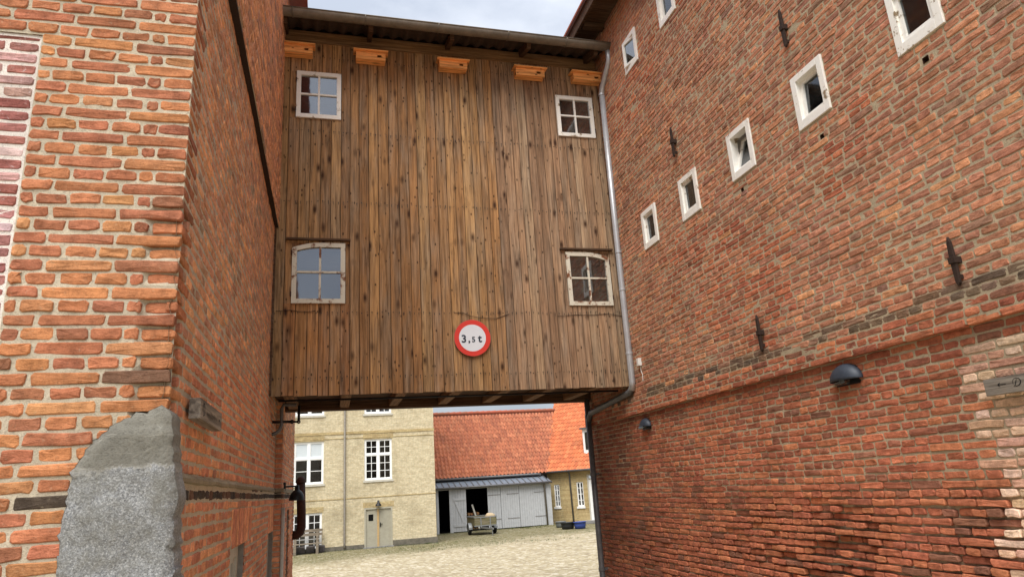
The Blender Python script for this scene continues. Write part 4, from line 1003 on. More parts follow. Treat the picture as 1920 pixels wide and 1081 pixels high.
# lamp on the far part of the near house
YLm = 10.45
pl = onX(531, 912, XJ); hl = thing('wall_lamp', (XJ, pl.y, pl.z-.1), 'black dome lamp on a horizontal arm beside the rusty flue pipe', 'lamp')
q = onY(557, 909, pl.y); m = MB(); m.box((XJ-.0, pl.y-.02, pl.z-.05), (XJ+.035, pl.y+.02, pl.z+.06)); m.build('mount', MT['blackmetal'], hl)
m = MB(); m.tube([(XJ+.02, pl.y, pl.z), (q.x-.02, pl.y, pl.z+.0)], .011, 8); m.build('arm', MT['blackmetal'], hl, smooth=True)
m = MB(); zc = pl.z-.19
m.lathe([(.105, 0), (.1, .04), (.085, .085), (.055, .125), (.03, .14), (.03, .2), (0, .205)], (q.x, pl.y, zc), (0, 0, 1), 24); m.lathe([(.1, .002), (.085, .08), (.03, .12), (0, .12)], (q.x, pl.y, zc), (0, 0, 1), 24); m.build('shade', MT['blackmetal'], hl, smooth=True)
YP = 12.9; rp_ = thing('flue_pipe', (XJ, YP, 1.4), 'rusty brown flue pipe bending out of the orange house', 'pipe')
m = MB(); pts = [(546, 1003), (556, 1002), (562, 997), (565, 988), (565, 960), (564, 902)]
m.tube([onY(u, v, YP) for u, v in pts], .075, 14); m.build('flue', MT['rust'], rp_, smooth=True)
m = MB(); a = onY(564, 905, YP); m.lathe([(.08, 0), (.08, .05), (.05, .1), (0, .12)], a, (0, 0, 1), 14); m.build('cap', MT['rust'], rp_, smooth=True)
m = MB(); a = onX(531, 948, XJ+.03); m.tube([(XJ+.03, a.y, 2.4), (XJ+.03, a.y, .1)], .022, 10); tag(m.build('drain_pipe', MT['lt_grey'], None, smooth=True), 'thin pale pipe running down the orange brick wall below the dome lamp', 'pipe')
m = MB(); m.tube([(XJ+.06, YE-.05, 8.0), (XJ+.06, YE-.05, LH)], .05, 12); tag(m.build('drain_pipe', MT['zinc_dark'], None, smooth=True), 'grey pipe at the top of the orange house behind the gutter', 'pipe')

# ------------------------------------------------------------------ yellow house across the yard
YY = 35.7
yb = thing('yellow_building', (1.5, YY+4, 0), 'pale yellow brick house with white windows and a double door', 'building')
def YP_(u, v): return onY(u, v, YY)
def rect(u0, v0, u1, v1, y=None):
    a, b = onY(u0, v0, y or YY), onY(u1, v1, y or YY); return (a.x, b.x, b.z, a.z)
A = rect(683, 823, 735.5, 897); Bq = rect(551.5, 829, 606.5, 906); C_ = rect(548, 964, 603, 1027); D_ = rect(683, 952, 736.5, 1028)
D_ = (D_[0], D_[1], 0.02, D_[3])
up1 = (A[0], A[1], 6.38, 8.4); up2 = (Bq[0], Bq[1], 6.4, 8.4)
yr = 5.19
holes_y = [A, Bq, C_, D_, up1, up2]
m = MB(); xs_ = sorted({-7, yr, *[q for h in holes_y for q in h[:2]]}); zs_ = sorted({0, 9.2, *[q for h in holes_y for q in h[2:]]})
for i in range(len(xs_)-1):
    for k in range(len(zs_)-1):
        cx, cz = (xs_[i]+xs_[i+1])/2, (zs_[k]+zs_[k+1])/2
        if any(h[0] < cx < h[1] and h[2] < cz < h[3] for h in holes_y): continue
        m.add([(xs_[i], YY, zs_[k]), (xs_[i+1], YY, zs_[k]), (xs_[i+1], YY, zs_[k+1]), (xs_[i], YY, zs_[k+1])], [(0, 1, 2, 3)])
for h in holes_y:
    m.add([(h[0], YY, h[2]), (h[0], YY, h[3]), (h[0], YY+.16, h[3]), (h[0], YY+.16, h[2])], [(0, 1, 2, 3)]).add([(h[1], YY, h[2]), (h[1], YY, h[3]), (h[1], YY+.16, h[3]), (h[1], YY+.16, h[2])], [(3, 2, 1, 0)]).add([(h[0], YY, h[3]), (h[1], YY, h[3]), (h[1], YY+.16, h[3]), (h[0], YY+.16, h[3])], [(0, 1, 2, 3)])
m.add([(yr, YY, 0), (yr, YY+9, 0), (yr, YY+9, 9.2), (yr, YY, 9.2)], [(0, 1, 2, 3)])
m.build('wall', MT['yellow'], yb)
m = MB(); m.box((-7, YY-.03, 5.42), (yr+.03, YY-.001, 5.54)); m.box((-7, YY-.022, 5.2), (yr+.02, YY-.001, 5.235)); m.box((-7, YY-.018, 2.33), (yr+.02, YY-.001, 2.37)); m.build('belt_course', MT['yellow2'], yb)
for h in (A, Bq, C_, D_):                          # flat brick arches
    m = MB(); x = h[0]-.06
    while x < h[1]+.03: m.box((x, YY-.008-rnd(0, .004), h[3]+.01), (x+.056, YY-.001, h[3]+.26)); x += .068
    m.build('brick_arch', MT['yellow2'], yb, kind='stuff')
def yard_window(h, cols, rows_top, rows_bot, parent, y=YY, blind=False, sill=True, split=.38):
    x0, x1, z0, z1 = h; wd = thing_part('window', ((x0+x1)/2, y, z0), parent); F1, F2 = y+.05, y+.11; fw = .075
    xm = (x0+x1)/2; zt = z1-(z1-z0)*split if rows_top else z1
    fr = MB(); fr.box((x0, F1, z0), (x0+fw, F2, z1)); fr.box((x1-fw, F1, z0), (x1, F2, z1)); fr.box((x0+fw, F1, z1-fw), (x1-fw, F2, z1)); fr.box((x0+fw, F1, z0), (x1-fw, F2, z0+fw)); fr.box((xm-.055, F1-.004, z0+fw), (xm+.055, F2, z1-fw))
    if rows_top: fr.box((x0+fw, F1-.006, zt-.05), (x1-fw, F2-.002, zt+.05))
    fr.build('frame', MT['white_clean'], wd)
    for a, b in ((x0+fw, xm-.055), (xm+.055, x1-fw)):
        for c, d, n in (((zt+.05 if rows_top else 0), z1-fw, rows_top), (z0+fw, (zt-.05 if rows_top else z1-fw), rows_bot)):
            if not n: continue
            sh = MB(); t_ = .03
            sh.box((a, F1+.012, c), (a+t_, F2-.004, d)); sh.box((b-t_, F1+.012, c), (b, F2-.004, d)); sh.box((a+t_, F1+.012, c), (b-t_, F2-.004, c+t_)); sh.box((a+t_, F1+.012, d-t_), (b-t_, F2-.004, d))
            for i in range(1, cols): xx = a+(b-a)*i/cols; sh.box((xx-.014, F1+.016, c+t_), (xx+.014, F2-.008, d-t_))
            for i in range(1, n): zz = c+(d-c)*i/n; sh.box((a+t_, F1+.018, zz-.014), (b-t_, F2-.01, zz+.014))
            sh.build('sash', MT['white_clean'], wd)
            for i in range(cols):
                for k in range(n):
                    p = MB(); p.add([(a+(b-a)*i/cols, F2-.02, c+(d-c)*k/n), (a+(b-a)*(i+1)/cols, F2-.02, c+(d-c)*k/n), (a+(b-a)*(i+1)/cols, F2-.02, c+(d-c)*(k+1)/n), (a+(b-a)*i/cols, F2-.02, c+(d-c)*(k+1)/n)], [(0, 1, 2, 3)])
                    p.build('pane', MT['blind'] if blind and c > z0+fw+.01 else MT['glass_far'], wd)
    bk = MB(); bk.add([(x0-.2, y+.7, z0-.2), (x1+.2, y+.7, z0-.2), (x1+.2, y+.7, z1+.2), (x0-.2, y+.7, z1+.2)], [(0, 1, 2, 3)])
    bk.add([(x0-.2, y+.7, z0-.2), (x0-.2, y+.12, z0-.2), (x0-.2, y+.12, z1+.2), (x0-.2, y+.7, z1+.2)], [(0, 1, 2, 3)]).add([(x1+.2, y+.7, z0-.2), (x1+.2, y+.12, z0-.2), (x1+.2, y+.12, z1+.2), (x1+.2, y+.7, z1+.2)], [(0, 1, 2, 3)]); bk.build('room', MT['dark'], wd)
    if sill: s = MB(); s.box((x0-.06, y-.05, z0-.1), (x1+.06, y+.05, z0-.003)); s.build('sill', MT['lt_grey'], wd)
yard_window(A, 2, 2, 3, yb); yard_window(Bq, 1, 1, 2, yb, blind=True, split=.4); yard_window(C_, 2, 0, 4, yb, sill=False); yard_window(up1, 2, 2, 3, yb); yard_window(up2, 1, 1, 2, yb)
# double door with herringbone boards
dd = thing_part('door', ((D_[0]+D_[1])/2, YY, 0), yb)
x0, x1, z0, z1 = D_; m = MB(); m.box((x0, YY-.02, z0), (x0+.07, YY+.1, z1)); m.box((x1-.07, YY-.02, z0), (x1, YY+.1, z1)); m.box((x0+.07, YY-.02, z1-.07), (x1-.07, YY+.1, z1)); m.build('frame', MT['greige'], dd)
xm = x0+.49*(x1-x0); m = MB(); m.box((xm-.045, YY-.005, z0), (xm+.045, YY+.06, z1-.07)); m.build('post', MT['ochre'], dd)
for a, b, sgn in ((x0+.07, xm-.045, 1), (xm+.045, x1-.07, -1)):
    m = MB(); m.box((a, YY+.05, z0), (b, YY+.07, z1-.07)); lf = m.build('leaf', MT['greige'], dd)
    m = MB(); wdt = b-a; k = z0-wdt
    while k < z1-.07:
        p = [(a, k), (b, k+wdt*.9), (b, k+wdt*.9+.085), (a, k+.085)] if sgn < 0 else [(b, k), (a, k+wdt*.9), (a, k+wdt*.9+.085), (b, k+.085)]
        q = [(x_, min(max(z_, z0+.005), z1-.075)) for x_, z_ in p]
        if max(z_ for _, z_ in q)-min(z_ for _, z_ in q) > .05 and len({(round(a_, 3), round(b_, 3)) for a_, b_ in q}) > 2: m.prism([(x_, YY+.05, z_) for x_, z_ in q], (0, -.012, 0))
        k += .1
    m.build('boards', MT['greige'], lf)
m = MB(); m.box((x0+.2, YY+.028, z0+1.22), (x0+.43, YY+.04, z0+1.52)); m.build('small_window', MT['dark'], dd)
m = MB(); m.box((xm+.09, YY+.01, z0+.92), (xm+.13, YY+.04, z0+1.12)); m.box((xm+.09, YY-.02, z0+1.03), (xm+.22, YY+.005, z0+1.06)); m.build('handle', MT['blackmetal'], dd)
m = MB(); m.box((x0-.05, YY-.12, 0), (x1+.05, YY, .05)); m.build('threshold', MT['grey_render'], dd)
m = MB(); m.box((D_[1]+.01, YY-.05, 0), (yr+.04, YY-.002, .28)); m.box((-7, YY-.05, 0), (D_[0]-.01, YY-.002, .2)); m.build('plinth', plain('plinth_stone', S(120, 114, 102), .95, 0, 5, .4, .5, .2, .03), yb)
m = MB(); xx = onY(646, 900, YY).x; m.tube([(xx, YY-.08, 9.2), (xx, YY-.08, .3), (xx, YY-.16, .1)], .05, 12); m.build('drain_pipe', MT['zinc_old'], yb, smooth=True)
lp = onY(709, 943, YY); lm = thing('door_lamp', (lp.x, YY-.1, lp.z-.15), 'small black bell lamp above the double door', 'lamp')
m = MB(); m.lathe([(.15, 0), (.13, .08), (.06, .16), (.05, .26), (0, .28)], (lp.x, YY-.18, lp.z-.12), (0, 0, 1), 18); m.build('shade', MT['blackmetal'], lm, smooth=True)
m = MB(); m.tube([(lp.x, YY-.18, lp.z+.12), (lp.x, YY, lp.z+.12)], .02, 8); m.build('arm', MT['blackmetal'], lm)
def pantile_roof(mb, O, U, Vv, wid, hgt, tw=.235, tl=.34, pal=((196, 124, 90), (190, 118, 86), (200, 130, 96), (188, 116, 84), (176, 108, 80)), clip=None):
    """rows of S-shaped tiles: O eave corner, U along the eave, Vv up the slope"""
    O, U, Vv = Vector(O), Vector(U).normalized(), Vector(Vv).normalized(); Nn = U.cross(Vv).normalized()
    prof = [(0, .0), (.12, .05), (.28, .075), (.44, .05), (.58, .0), (.76, -.03), (.92, -.015), (1.0, .012)]
    for r in range(int(hgt/tl)):
        for c in range(int(wid/tw)):
            o = O+U*(c*tw+rnd(-.006, .006))+Vv*(r*tl+rnd(-.008, .008))
            if clip and not clip(o+U*tw/2): continue
            k = rnd(.95, 1.05); q = random.choice(pal); col = S(q[0]*k, q[1]*k, q[2]*k, .85)
            vs = [o+U*(a*tw*1.04)+Nn*(b+.038) for a, b in prof]+[o+U*(a*tw*1.04)+Vv*(tl*1.08)+Nn*(b+.002) for a, b in prof]+[o+U*(a*tw*1.04)+Nn*(b+.015) for a, b in prof]
            n = len(prof); fs = [(i, i+1, n+i+1, n+i) for i in range(n-1)]+[(2*n+i, 2*n+i+1, i+1, i) for i in range(n-1)]
            mb.add(vs, fs, col)
m = MB(); m.add([(-7.3, YY-.35, 9.1), (yr+.3, YY-.35, 9.1), (yr+.3, YY+4.5, 14), (-7.3, YY+4.5, 14)], [(0, 1, 2, 3)], S(186, 96, 62)); m.add([(-7.3, YY+9.3, 9.1), (yr+.3, YY+9.3, 9.1), (yr+.3, YY+4.5, 14), (-7.3, YY+4.5, 14)], [(3, 2, 1, 0)], S(186, 96, 62)); m.build('roof', MT['tile'], yb)
# bench below the window
bn = thing('bench', (-.9, YY-.5, 0), 'weathered grey wooden bench below the yellow house window', 'bench')
b0, b1 = onY(553, 1000, YY-.45).x-.6, onY(603, 1000, YY-.45).x+.05
for z in (.78, .95): m = MB(); m.box((b0, YY-.26, z), (b1, YY-.22, z+.13)); m.build('back_slat', MT['greywoodx'], bn)
for dy in (.72, .56, .4): m = MB(); m.box((b0, YY-dy, .44), (b1, YY-dy+.13, .475)); m.build('seat_slat', MT['greywoodx'], bn)
for X in (b0+.55, b1-.3):
    m = MB(); m.box((X, YY-.72, 0.01), (X+.12, YY-.64, .44)); m.box((X, YY-.3, .01), (X+.12, YY-.262, 1.0)); m.box((X+.01, YY-.64, .36), (X+.11, YY-.3, .438)); m.build('leg', MT['greywoodx'], bn)
m = MB()
for k in range(4): m.box((b0+.2+k*.45, YY-.16, 0), (b0+.6+k*.45, YY-.06, .34))
tag(m.build('field_stones', plain('field_stone', S(112, 106, 104), .95, 0, 3.5, .5, .6, .2, .04), None, bevel=.05), 'row of grey and reddish field stones along the wall behind the bench', 'stones')

# ------------------------------------------------------------------ shed with tiled roof
YS = 42.0
sh_ = thing('shed', (9.5, YS+2, 0), 'grey boarded shed with wide doors under a red pantile roof', 'shed')
X0, X1 = 5.4, 13.1; zd = 2.42
def SX(u, v=950): return onY(u, v, YS).x
bay = [(SX(823), SX(843)), (SX(874.5), SX(914.5))]
dk = MB(); dk.add([(X0, YS+4.5, 0), (X1, YS+4.5, 0), (X1, YS+4.5, 3), (X0, YS+4.5, 3)], [(0, 1, 2, 3)]).add([(X0, YS+.1, 2.6), (X1, YS+.1, 2.6), (X1, YS+4.5, 2.6), (X0, YS+4.5, 2.6)], [(0, 1, 2, 3)]); dk.add([(X0, YS+.1, 0), (X0, YS+4.5, 0), (X0, YS+4.5, 3), (X0, YS+.1, 3)], [(0, 1, 2, 3)]).add([(X1-.02, YS+.1, 0), (X1-.02, YS+4.5, 0), (X1-.02, YS+4.5, 3), (X1-.02, YS+.1, 3)], [(0, 1, 2, 3)])
dk.add([(X0, YS+.3, .015), (X1, YS+.3, .015), (X1, YS+4.5, .015), (X0, YS+4.5, .015)], [(0, 1, 2, 3)]); dk.build('room', MT['dark'], sh_)
m = MB(); m.box((X0, YS-.02, zd), (X1, YS+.12, zd+.12)); m.build('lintel', MT['grey_door'], sh_)
for a, b in ((SX(818), SX(822.5)), (SX(843), SX(849)), (SX(1026), SX(1035))): m = MB(); m.box((a, YS-.03, 0), (b, YS+.1, zd)); m.build('post', MT['grey_door'], sh_)
def board_door(u0, u1, y, nm='door', ang=0, brace=False, material=MT['grey_door']):
    a, b = SX(u0), SX(u1); w_ = b-a; t = thing_part(nm, (a, y, 0), sh_); nb = max(3, int(w_/.14))
    ca, sa = math.cos(ang), math.sin(ang)
    def T(x, yy, z): return (a+x*ca-yy*sa, y+x*sa+yy*ca, z)
    def tb(mb, p, q):
        vs = [T(x, yy, z) for z in (p[2], q[2]) for x, yy in ((p[0], p[1]), (q[0], p[1]), (q[0], q[1]), (p[0], q[1]))]
        mb.add(vs, [(3, 2, 1, 0), (4, 5, 6, 7), (0, 1, 5, 4), (1, 2, 6, 5), (2, 3, 7, 6), (3, 0, 4, 7)])
    for i in range(nb):
        m = MB(); tb(m, (w_*i/nb+.004, rnd(0, .004), .05), (w_*(i+1)/nb-.004, .03, zd-.01)); m.build('board', material, t)
    if brace:
        for z_ in (zd-.62, .32): m = MB(); tb(m, (.03, -.03, z_), (w_-.03, -.001, z_+.14)); m.build('rail', material, t)
        m = MB(); p = [T(.08, -.03, zd-.64), T(.2, -.03, zd-.64), T(w_-.08, -.03, .48), T(w_-.2, -.03, .48)]; m.prism(p, Vector(T(0, 0, 0))-Vector(T(0, -.028, 0))); m.build('brace', material, t)
    return t
board_door(849, 874, YS-.03, ang=-.12, brace=True)
for a, b in ((915, 939.5), (940, 974.5), (975, 1026)):
    t = board_door(a, b, YS)
    for z in (.55, 1.95):
        m = MB(); q = SX(b)-.03 if a != 915 else SX(b)-.02; m.box((q-.75, YS-.012, z), (q, YS-.001, z+.05)); m.build('strap_hinge', MT['grey_render'], t)
# wall above the lean-to and metal lean-to roof
m = MB(); m.box((X0, YS+1.2, 2.5), (X1+.2, YS+1.35, 3.35)); m.build('upper_wall', MT['grey_render'], sh_)
m = MB(); lt = [(X0-.0, YS-.22, 2.56), (X1+.12, YS-.22, 2.56), (X1+.12, YS+1.2, 2.98), (X0-.0, YS+1.2, 2.98)]
m.add(lt+[(a, b, c-.06) for a, b, c in lt], [(0, 1, 2, 3), (7, 6, 5, 4), (0, 4, 5, 1), (1, 5, 6, 2), (3, 2, 6, 7), (0, 3, 7, 4)]); lr = m.build('lean_to_roof', MT['seam'], sh_)
for i in range(22):
    X = X0+.1+i*.36; m = MB(); m.bar((X, YS-.22, 2.58), (X, YS+1.2, 3.0), (1, 0, 0), .04, .05); m.build('seam', MT['zinc_dark'], lr)
m = MB(); m.tube([(X0, YS-.28, 2.52), (X1+.15, YS-.28, 2.52)], .06, 10); m.build('gutter', MT['zinc_dark'], sh_, smooth=True)
m = MB(); xx = SX(1022.5); m.tube([(xx, YS-.25, 2.5), (xx, YS-.1, 2.3), (xx+.05, YS-.1, .05)], .05, 10); m.build('drain_pipe', MT['zinc_old'], sh_, smooth=True)
# main roof
EY, EZ = YS+.85, 3.2
ev = onY(900, 891, EY); EZ = ev.z-.05
sl = R_(52); Vs = Vector((0, math.cos(sl), math.sin(sl)))
rd = ray(930, 773); tt = (EZ-CAM.z - (EY)*math.tan(sl))/(rd.z-rd.y*math.tan(sl)); rp2 = CAM+rd*tt; RLEN = (rp2.z-EZ)/math.sin(sl)
# wing wall geometry
P0 = onZ(1033, 981, 0); P1 = onZ(1108, 979, 0); WU = (P1-P0).normalized(); WNrm = Vector((WU.y, -WU.x, 0)); 
if (CAM-P0).dot(WNrm) < 0: WNrm = -WNrm
WZ = 3.12; Wslope = R_(50); WV = (-WNrm*math.cos(Wslope)+Vector((0, 0, math.sin(Wslope)))).normalized()
def shed_roof_z(p): return EZ+(p.y-EY)*math.tan(sl)
def wing_roof_z(p):
    d = -(p-(P0+WNrm*.35)).dot(WNrm); return WZ-.05+d*math.tan(Wslope)
m = MB(); pantile_roof(m, (4.6, EY, EZ), (1, 0, 0), Vs, 14.5, RLEN, clip=lambda p: p.z > wing_roof_z(p)-.12 or p.x < 12.0)
m.build('roof_tiles', MT['tile'], sh_, kind='stuff')
m = MB(); m.add([(4.6, EY, EZ-.02), (19, EY, EZ-.02), (19, EY+RLEN*math.cos(sl), EZ+RLEN*math.sin(sl)-.02), (4.6, EY+RLEN*math.cos(sl), EZ+RLEN*math.sin(sl)-.02)], [(0, 1, 2, 3)], S(120, 66, 46))
m.add([(4.6, EY+RLEN*math.cos(sl), EZ+RLEN*math.sin(sl)-.02), (19, EY+RLEN*math.cos(sl), EZ+RLEN*math.sin(sl)-.02), (19, EY+2*RLEN*math.cos(sl), EZ), (4.6, EY+2*RLEN*math.cos(sl), EZ)], [(0, 1, 2, 3)], S(150, 80, 56)); m.build('roof_deck', MT['tile'], sh_)
m = MB(); ry, rz_ = EY+RLEN*math.cos(sl), EZ+RLEN*math.sin(sl)
for i in range(38): X = 4.6+i*.4; m.tube([(X, ry, rz_+.02), (X+.41, ry, rz_+.035)], [.11, .13], 8, S(176*rnd(.9, 1.1), 100, 74), True)
m.build('ridge_tiles', MT['tile'], sh_, kind='stuff')
m = MB(); m.tube([(4.6, EY-.05, EZ-.06), (12.6, EY-.05, EZ-.06), (12.9, EY-.1, EZ-.1)], .07, 10); m.build('eave_gutter', MT['zinc_dark'], sh_, smooth=True)

# ------------------------------------------------------------------ low yellow wing with the steep roof
wg = thing('yellow_cottage', (16, 43, 0), 'low yellow brick wing with narrow white windows and steep red tiled roof', 'building')
WL = (P1-P0).length
Ww = Wall(P0, WU, WNrm)
def WP(u, v):                                       # pixel on the wing wall -> (along, z)
    d = ray(u, v); t = (P0-CAM).dot(WNrm)/d.dot(WNrm); p = CAM+d*t; return (p-P0).dot(WU), p.z
def wr(u0, v0, u1, v1): a = WP(u0, v0); b = WP(u1, v1); return (a[0], b[0], b[1], a[1])
wa = wr(1038, 908, 1051.5, 949); wb = wr(1080, 903, 1096.5, 948); wd_ = wr(1099.5, 889, 1118, 981)
wd_ = (wd_[0], wd_[1], .15, wd_[3])
hs = [wa, wb, wd_]; LW = 7.5
m = MB(); us = sorted({-1.2, LW, *[q for h in hs for q in h[:2]]}); zs_ = sorted({0, WZ, *[q for h in hs for q in h[2:]]})
for i in range(len(us)-1):
    for k in range(len(zs_)-1):
        cu, cz = (us[i]+us[i+1])/2, (zs_[k]+zs_[k+1])/2
        if any(h[0] < cu < h[1] and h[2] < cz < h[3] for h in hs): continue
        m.add([Ww.P(us[i], zs_[k], 0), Ww.P(us[i+1], zs_[k], 0), Ww.P(us[i+1], zs_[k+1], 0), Ww.P(us[i], zs_[k+1], 0)], [(0, 1, 2, 3)])
for h in hs:
    for q in (h[0], h[1]): m.add([Ww.P(q, h[2], 0), Ww.P(q, h[3], 0), Ww.P(q, h[3], -.15), Ww.P(q, h[2], -.15)], [(0, 1, 2, 3)])
m.build('wall', MT['yellow2'], wg)
for h in (wa, wb):
    t = thing_part('window', Ww.P((h[0]+h[1])/2, h[2], 0), wg); fr = MB(); a, b, c, d = h; P = Ww.P
    def lbx(mb, p, q, n0, n1):
        vs = [P(u, z, n) for n in (n0, n1) for u, z in ((p[0], p[1]), (q[0], p[1]), (q[0], q[1]), (p[0], q[1]))]; mb.add(vs, [(0, 1, 2, 3), (7, 6, 5, 4), (0, 4, 5, 1), (1, 5, 6, 2), (2, 6, 7, 3), (3, 7, 4, 0)])
    fw = .07; um = (a+b)/2
    for p, q in (((a, c), (a+fw, d)), ((b-fw, c), (b, d)), ((a+fw, d-fw), (b-fw, d)), ((a+fw, c), (b-fw, c+fw)), ((um-.04, c+fw), (um+.04, d-fw))): lbx(fr, p, q, -.1, -.04)
    fr.build('frame', MT['white_clean'], t); mu = MB()
    for k in range(1, 4): z = c+(d-c)*k/4; lbx(mu, (a+fw, z-.018), (b-fw, z+.018), -.09, -.05)
    mu.build('muntin', MT['white_clean'], t)
    for k in range(4):
        for e0, e1 in ((a+fw, um-.04), (um+.04, b-fw)): p = MB(); p.add([P(e0, c+(d-c)*k/4, -.075), P(e1, c+(d-c)*k/4, -.075), P(e1, c+(d-c)*(k+1)/4, -.075), P(e0, c+(d-c)*(k+1)/4, -.075)], [(0, 1, 2, 3)]); p.build('pane', MT['glass_far'], t)
    bk = MB(); bk.add([P(a-.1, c-.1, -.35), P(b+.1, c-.1, -.35), P(b+.1, d+.1, -.35), P(a-.1, d+.1, -.35)], [(0, 1, 2, 3)]); bk.build('room', MT['reveal'], t)
    sl2 = MB(); lbx(sl2, (a-.05, c-.12), (b+.05, c-.004), -.04, .05); sl2.build('sill', MT['white_clean'], t)
t = thing_part('door', Ww.P(wd_[0], .15, 0), wg); m = MB(); lbx(m, (wd_[0]+.08, .15), (wd_[1]-.02, wd_[3]-.3), -.1, -.05); m.build('leaf', MT['white_clean'], t)
m = MB(); lbx(m, (wd_[0], .15), (wd_[0]+.08, wd_[3]), -.12, -.01); lbx(m, (wd_[0]+.08, wd_[3]-.3), (wd_[1], wd_[3]-.22), -.12, -.02); lbx(m, (wd_[0]+.08, wd_[3]-.07), (wd_[1], wd_[3]), -.12, -.02); m.build('frame', MT['lt_grey'], t)
m = MB(); lbx(m, (wd_[0]-.2, 0), (wd_[1]+.3, .15), -.1, .7); m.build('step', MT['grey_render'], t)
u, _ = WP(1071, 920); m = MB(); m.tube([Ww.P(u, WZ, .3), Ww.P(u, WZ-.2, .08), Ww.P(u+.05, .05, .08)], .05, 10); m.build('drain_pipe', MT['zinc_dark'], wg, smooth=True)
m = MB(); m.tube([Ww.P(-.2, WZ-.02, .36), Ww.P(LW, WZ-.02, .36)], .07, 10); m.build('gutter', MT['zinc_dark'], wg, smooth=True)
RO = P0+WNrm*.35+Vector((0, 0, WZ-.03)); 
m = MB(); pantile_roof(m, RO-WU*5.2, WU, WV, LW+5.2, 7.2, pal=((218, 130, 84), (214, 126, 82), (222, 136, 90), (210, 120, 78)), clip=lambda p: (p.z > shed_roof_z(p)-.15 or p.y < EY) and (p-RO).dot(WU) > -1.9-1.35)
m.f = [f[::-1] for f in m.f] if WU.cross(WV).dot(WNrm) < 0 else m.f
m.build('roof_tiles', MT['tile'], wg, kind='stuff')
m = MB(); q1 = RO+WU*LW-Vector((0, 0, .03)); lft = []
for k in range(13):                                 # left edge follows the valley, then rises straight
    v = 7.2*k/12; b0 = RO+WV*v-Vector((0, 0, .03)); t0 = Vector((0, 1, 0)).dot(WU)*math.tan(sl)
    u_ = (b0.z-shed_roof_z(b0))/t0; e_ = b0+WU*u_
    if e_.z > rz_: e_ = b0+WU*lft_u
    else: lft_u = u_
    lft.append(e_)
m.add([q1, q1+WV*7.2]+lft[::-1], [tuple(range(len(lft)+2))], S(176, 100, 66)); m.build('roof_deck', MT['tile'], wg)
# dormer
t = thing_part('dormer', RO+WU*(WL+.1)+WV*2.0, wg)
def dp3(u, v): 
    d = ray(u, v); n = WU.cross(WV).normalized(); tt = (RO-CAM).dot(n)/d.dot(n); return CAM+d*tt
q = dp3(1096, 850); hgt_ = 1.5
m = MB(); ax = WU*.55; 
m.obox(q+ax-WNrm*.6+Vector((0, 0, hgt_/2)), ax, -WNrm*.65, Vector((0, 0, hgt_/2))); m.build('cheeks', MT['white_clean'], t)
m = MB(); m.obox(q+ax+WNrm*.06+Vector((0, 0, hgt_*.52)), ax*.72, WNrm*.005, Vector((0, 0, hgt_*.36))); m.build('pane', MT['glass_far'], t)
m = MB(); m.obox(q+ax-WNrm*.6+Vector((0, 0, hgt_+.05)), ax*1.2, -WNrm*.8, Vector((0, 0, .05))); m.build('dormer_roof', MT['zinc_dark'], t)

# ------------------------------------------------------------------ trailer
T0 = onZ(881.5, 1003.5, 0); T1 = onZ(934, 999, 0); tcx = (T0.x+T1.x)/2; tcy = 38.9; tw = (T1.x-T0.x)-.16
tr = thing('trailer', (tcx, tcy, 0), 'small mossy wooden car trailer with open bed in front of the shed', 'trailer')
bx0, bx1 = tcx-tw/2+.12, tcx+tw/2-.12; y0, y1 = tcy-.85, tcy+1.25; zf, zt = .5, .92
m = MB(); m.box((bx0, y0, zf-.05), (bx1, y1, zf)); m.build('bed', MT['trailerwood'], tr)
for nm, a, b in (('front_board', (bx0, y0-.03, zf), (bx1, y0, zt-.03)), ('tail_board', (bx0, y1, zf), (bx1, y1+.03, zt)), ('side_board', (bx0-.03, y0, zf), (bx0, y1, zt)), ('side_board', (bx1, y0, zf), (bx1+.03, y1, zt))):
    m = MB(); m.box(a, b); m.build(nm, MT['trailerwood'], tr)
m = MB()
for a, b in (((bx0-.05, y0-.05, zt-.02), (bx1+.05, y0-.031, zt+.03)), ((bx0-.055, y0, zt-.02), (bx0-.031, y1, zt+.03)), ((bx1+.031, y0, zt-.02), (bx1+.055, y1, zt+.03)), ((bx0-.05, y0-.05, zf-.04), (bx1+.05, y0-.032, zf+.02)), ((bx0+.3, y0-.055, zf-.1), (bx0+.35, y0-.034, zt+.0)), ((bx1-.35, y0-.055, zf-.1), (bx1-.3, y0-.034, zt+.0)), ((bx0-.05, y1+.032, zt-.03), (bx1+.05, y1+.05, zt+.03))): m.box(a, b)
m.build('rails', MT['galv'], tr)
m = MB(); hp = (tcx+.12, y0-1.05, .36)
m.bar((bx0+.32, y0-.02, zf-.1), hp, (0, 0, 1), .07, .05); m.bar((bx1-.32, y0-.02, zf-.1), hp, (0, 0, 1), .07, .05); m.bar((hp[0], hp[1]+.06, .37), (hp[0], hp[1]-.22, .37), (0, 0, 1), .08, .07); m.build('drawbar', MT['galv'], tr)
m = MB(); m.tube([(hp[0], hp[1], .38), (hp[0], hp[1], .03)], .025, 8); m.build('stand', MT['galv'], tr)
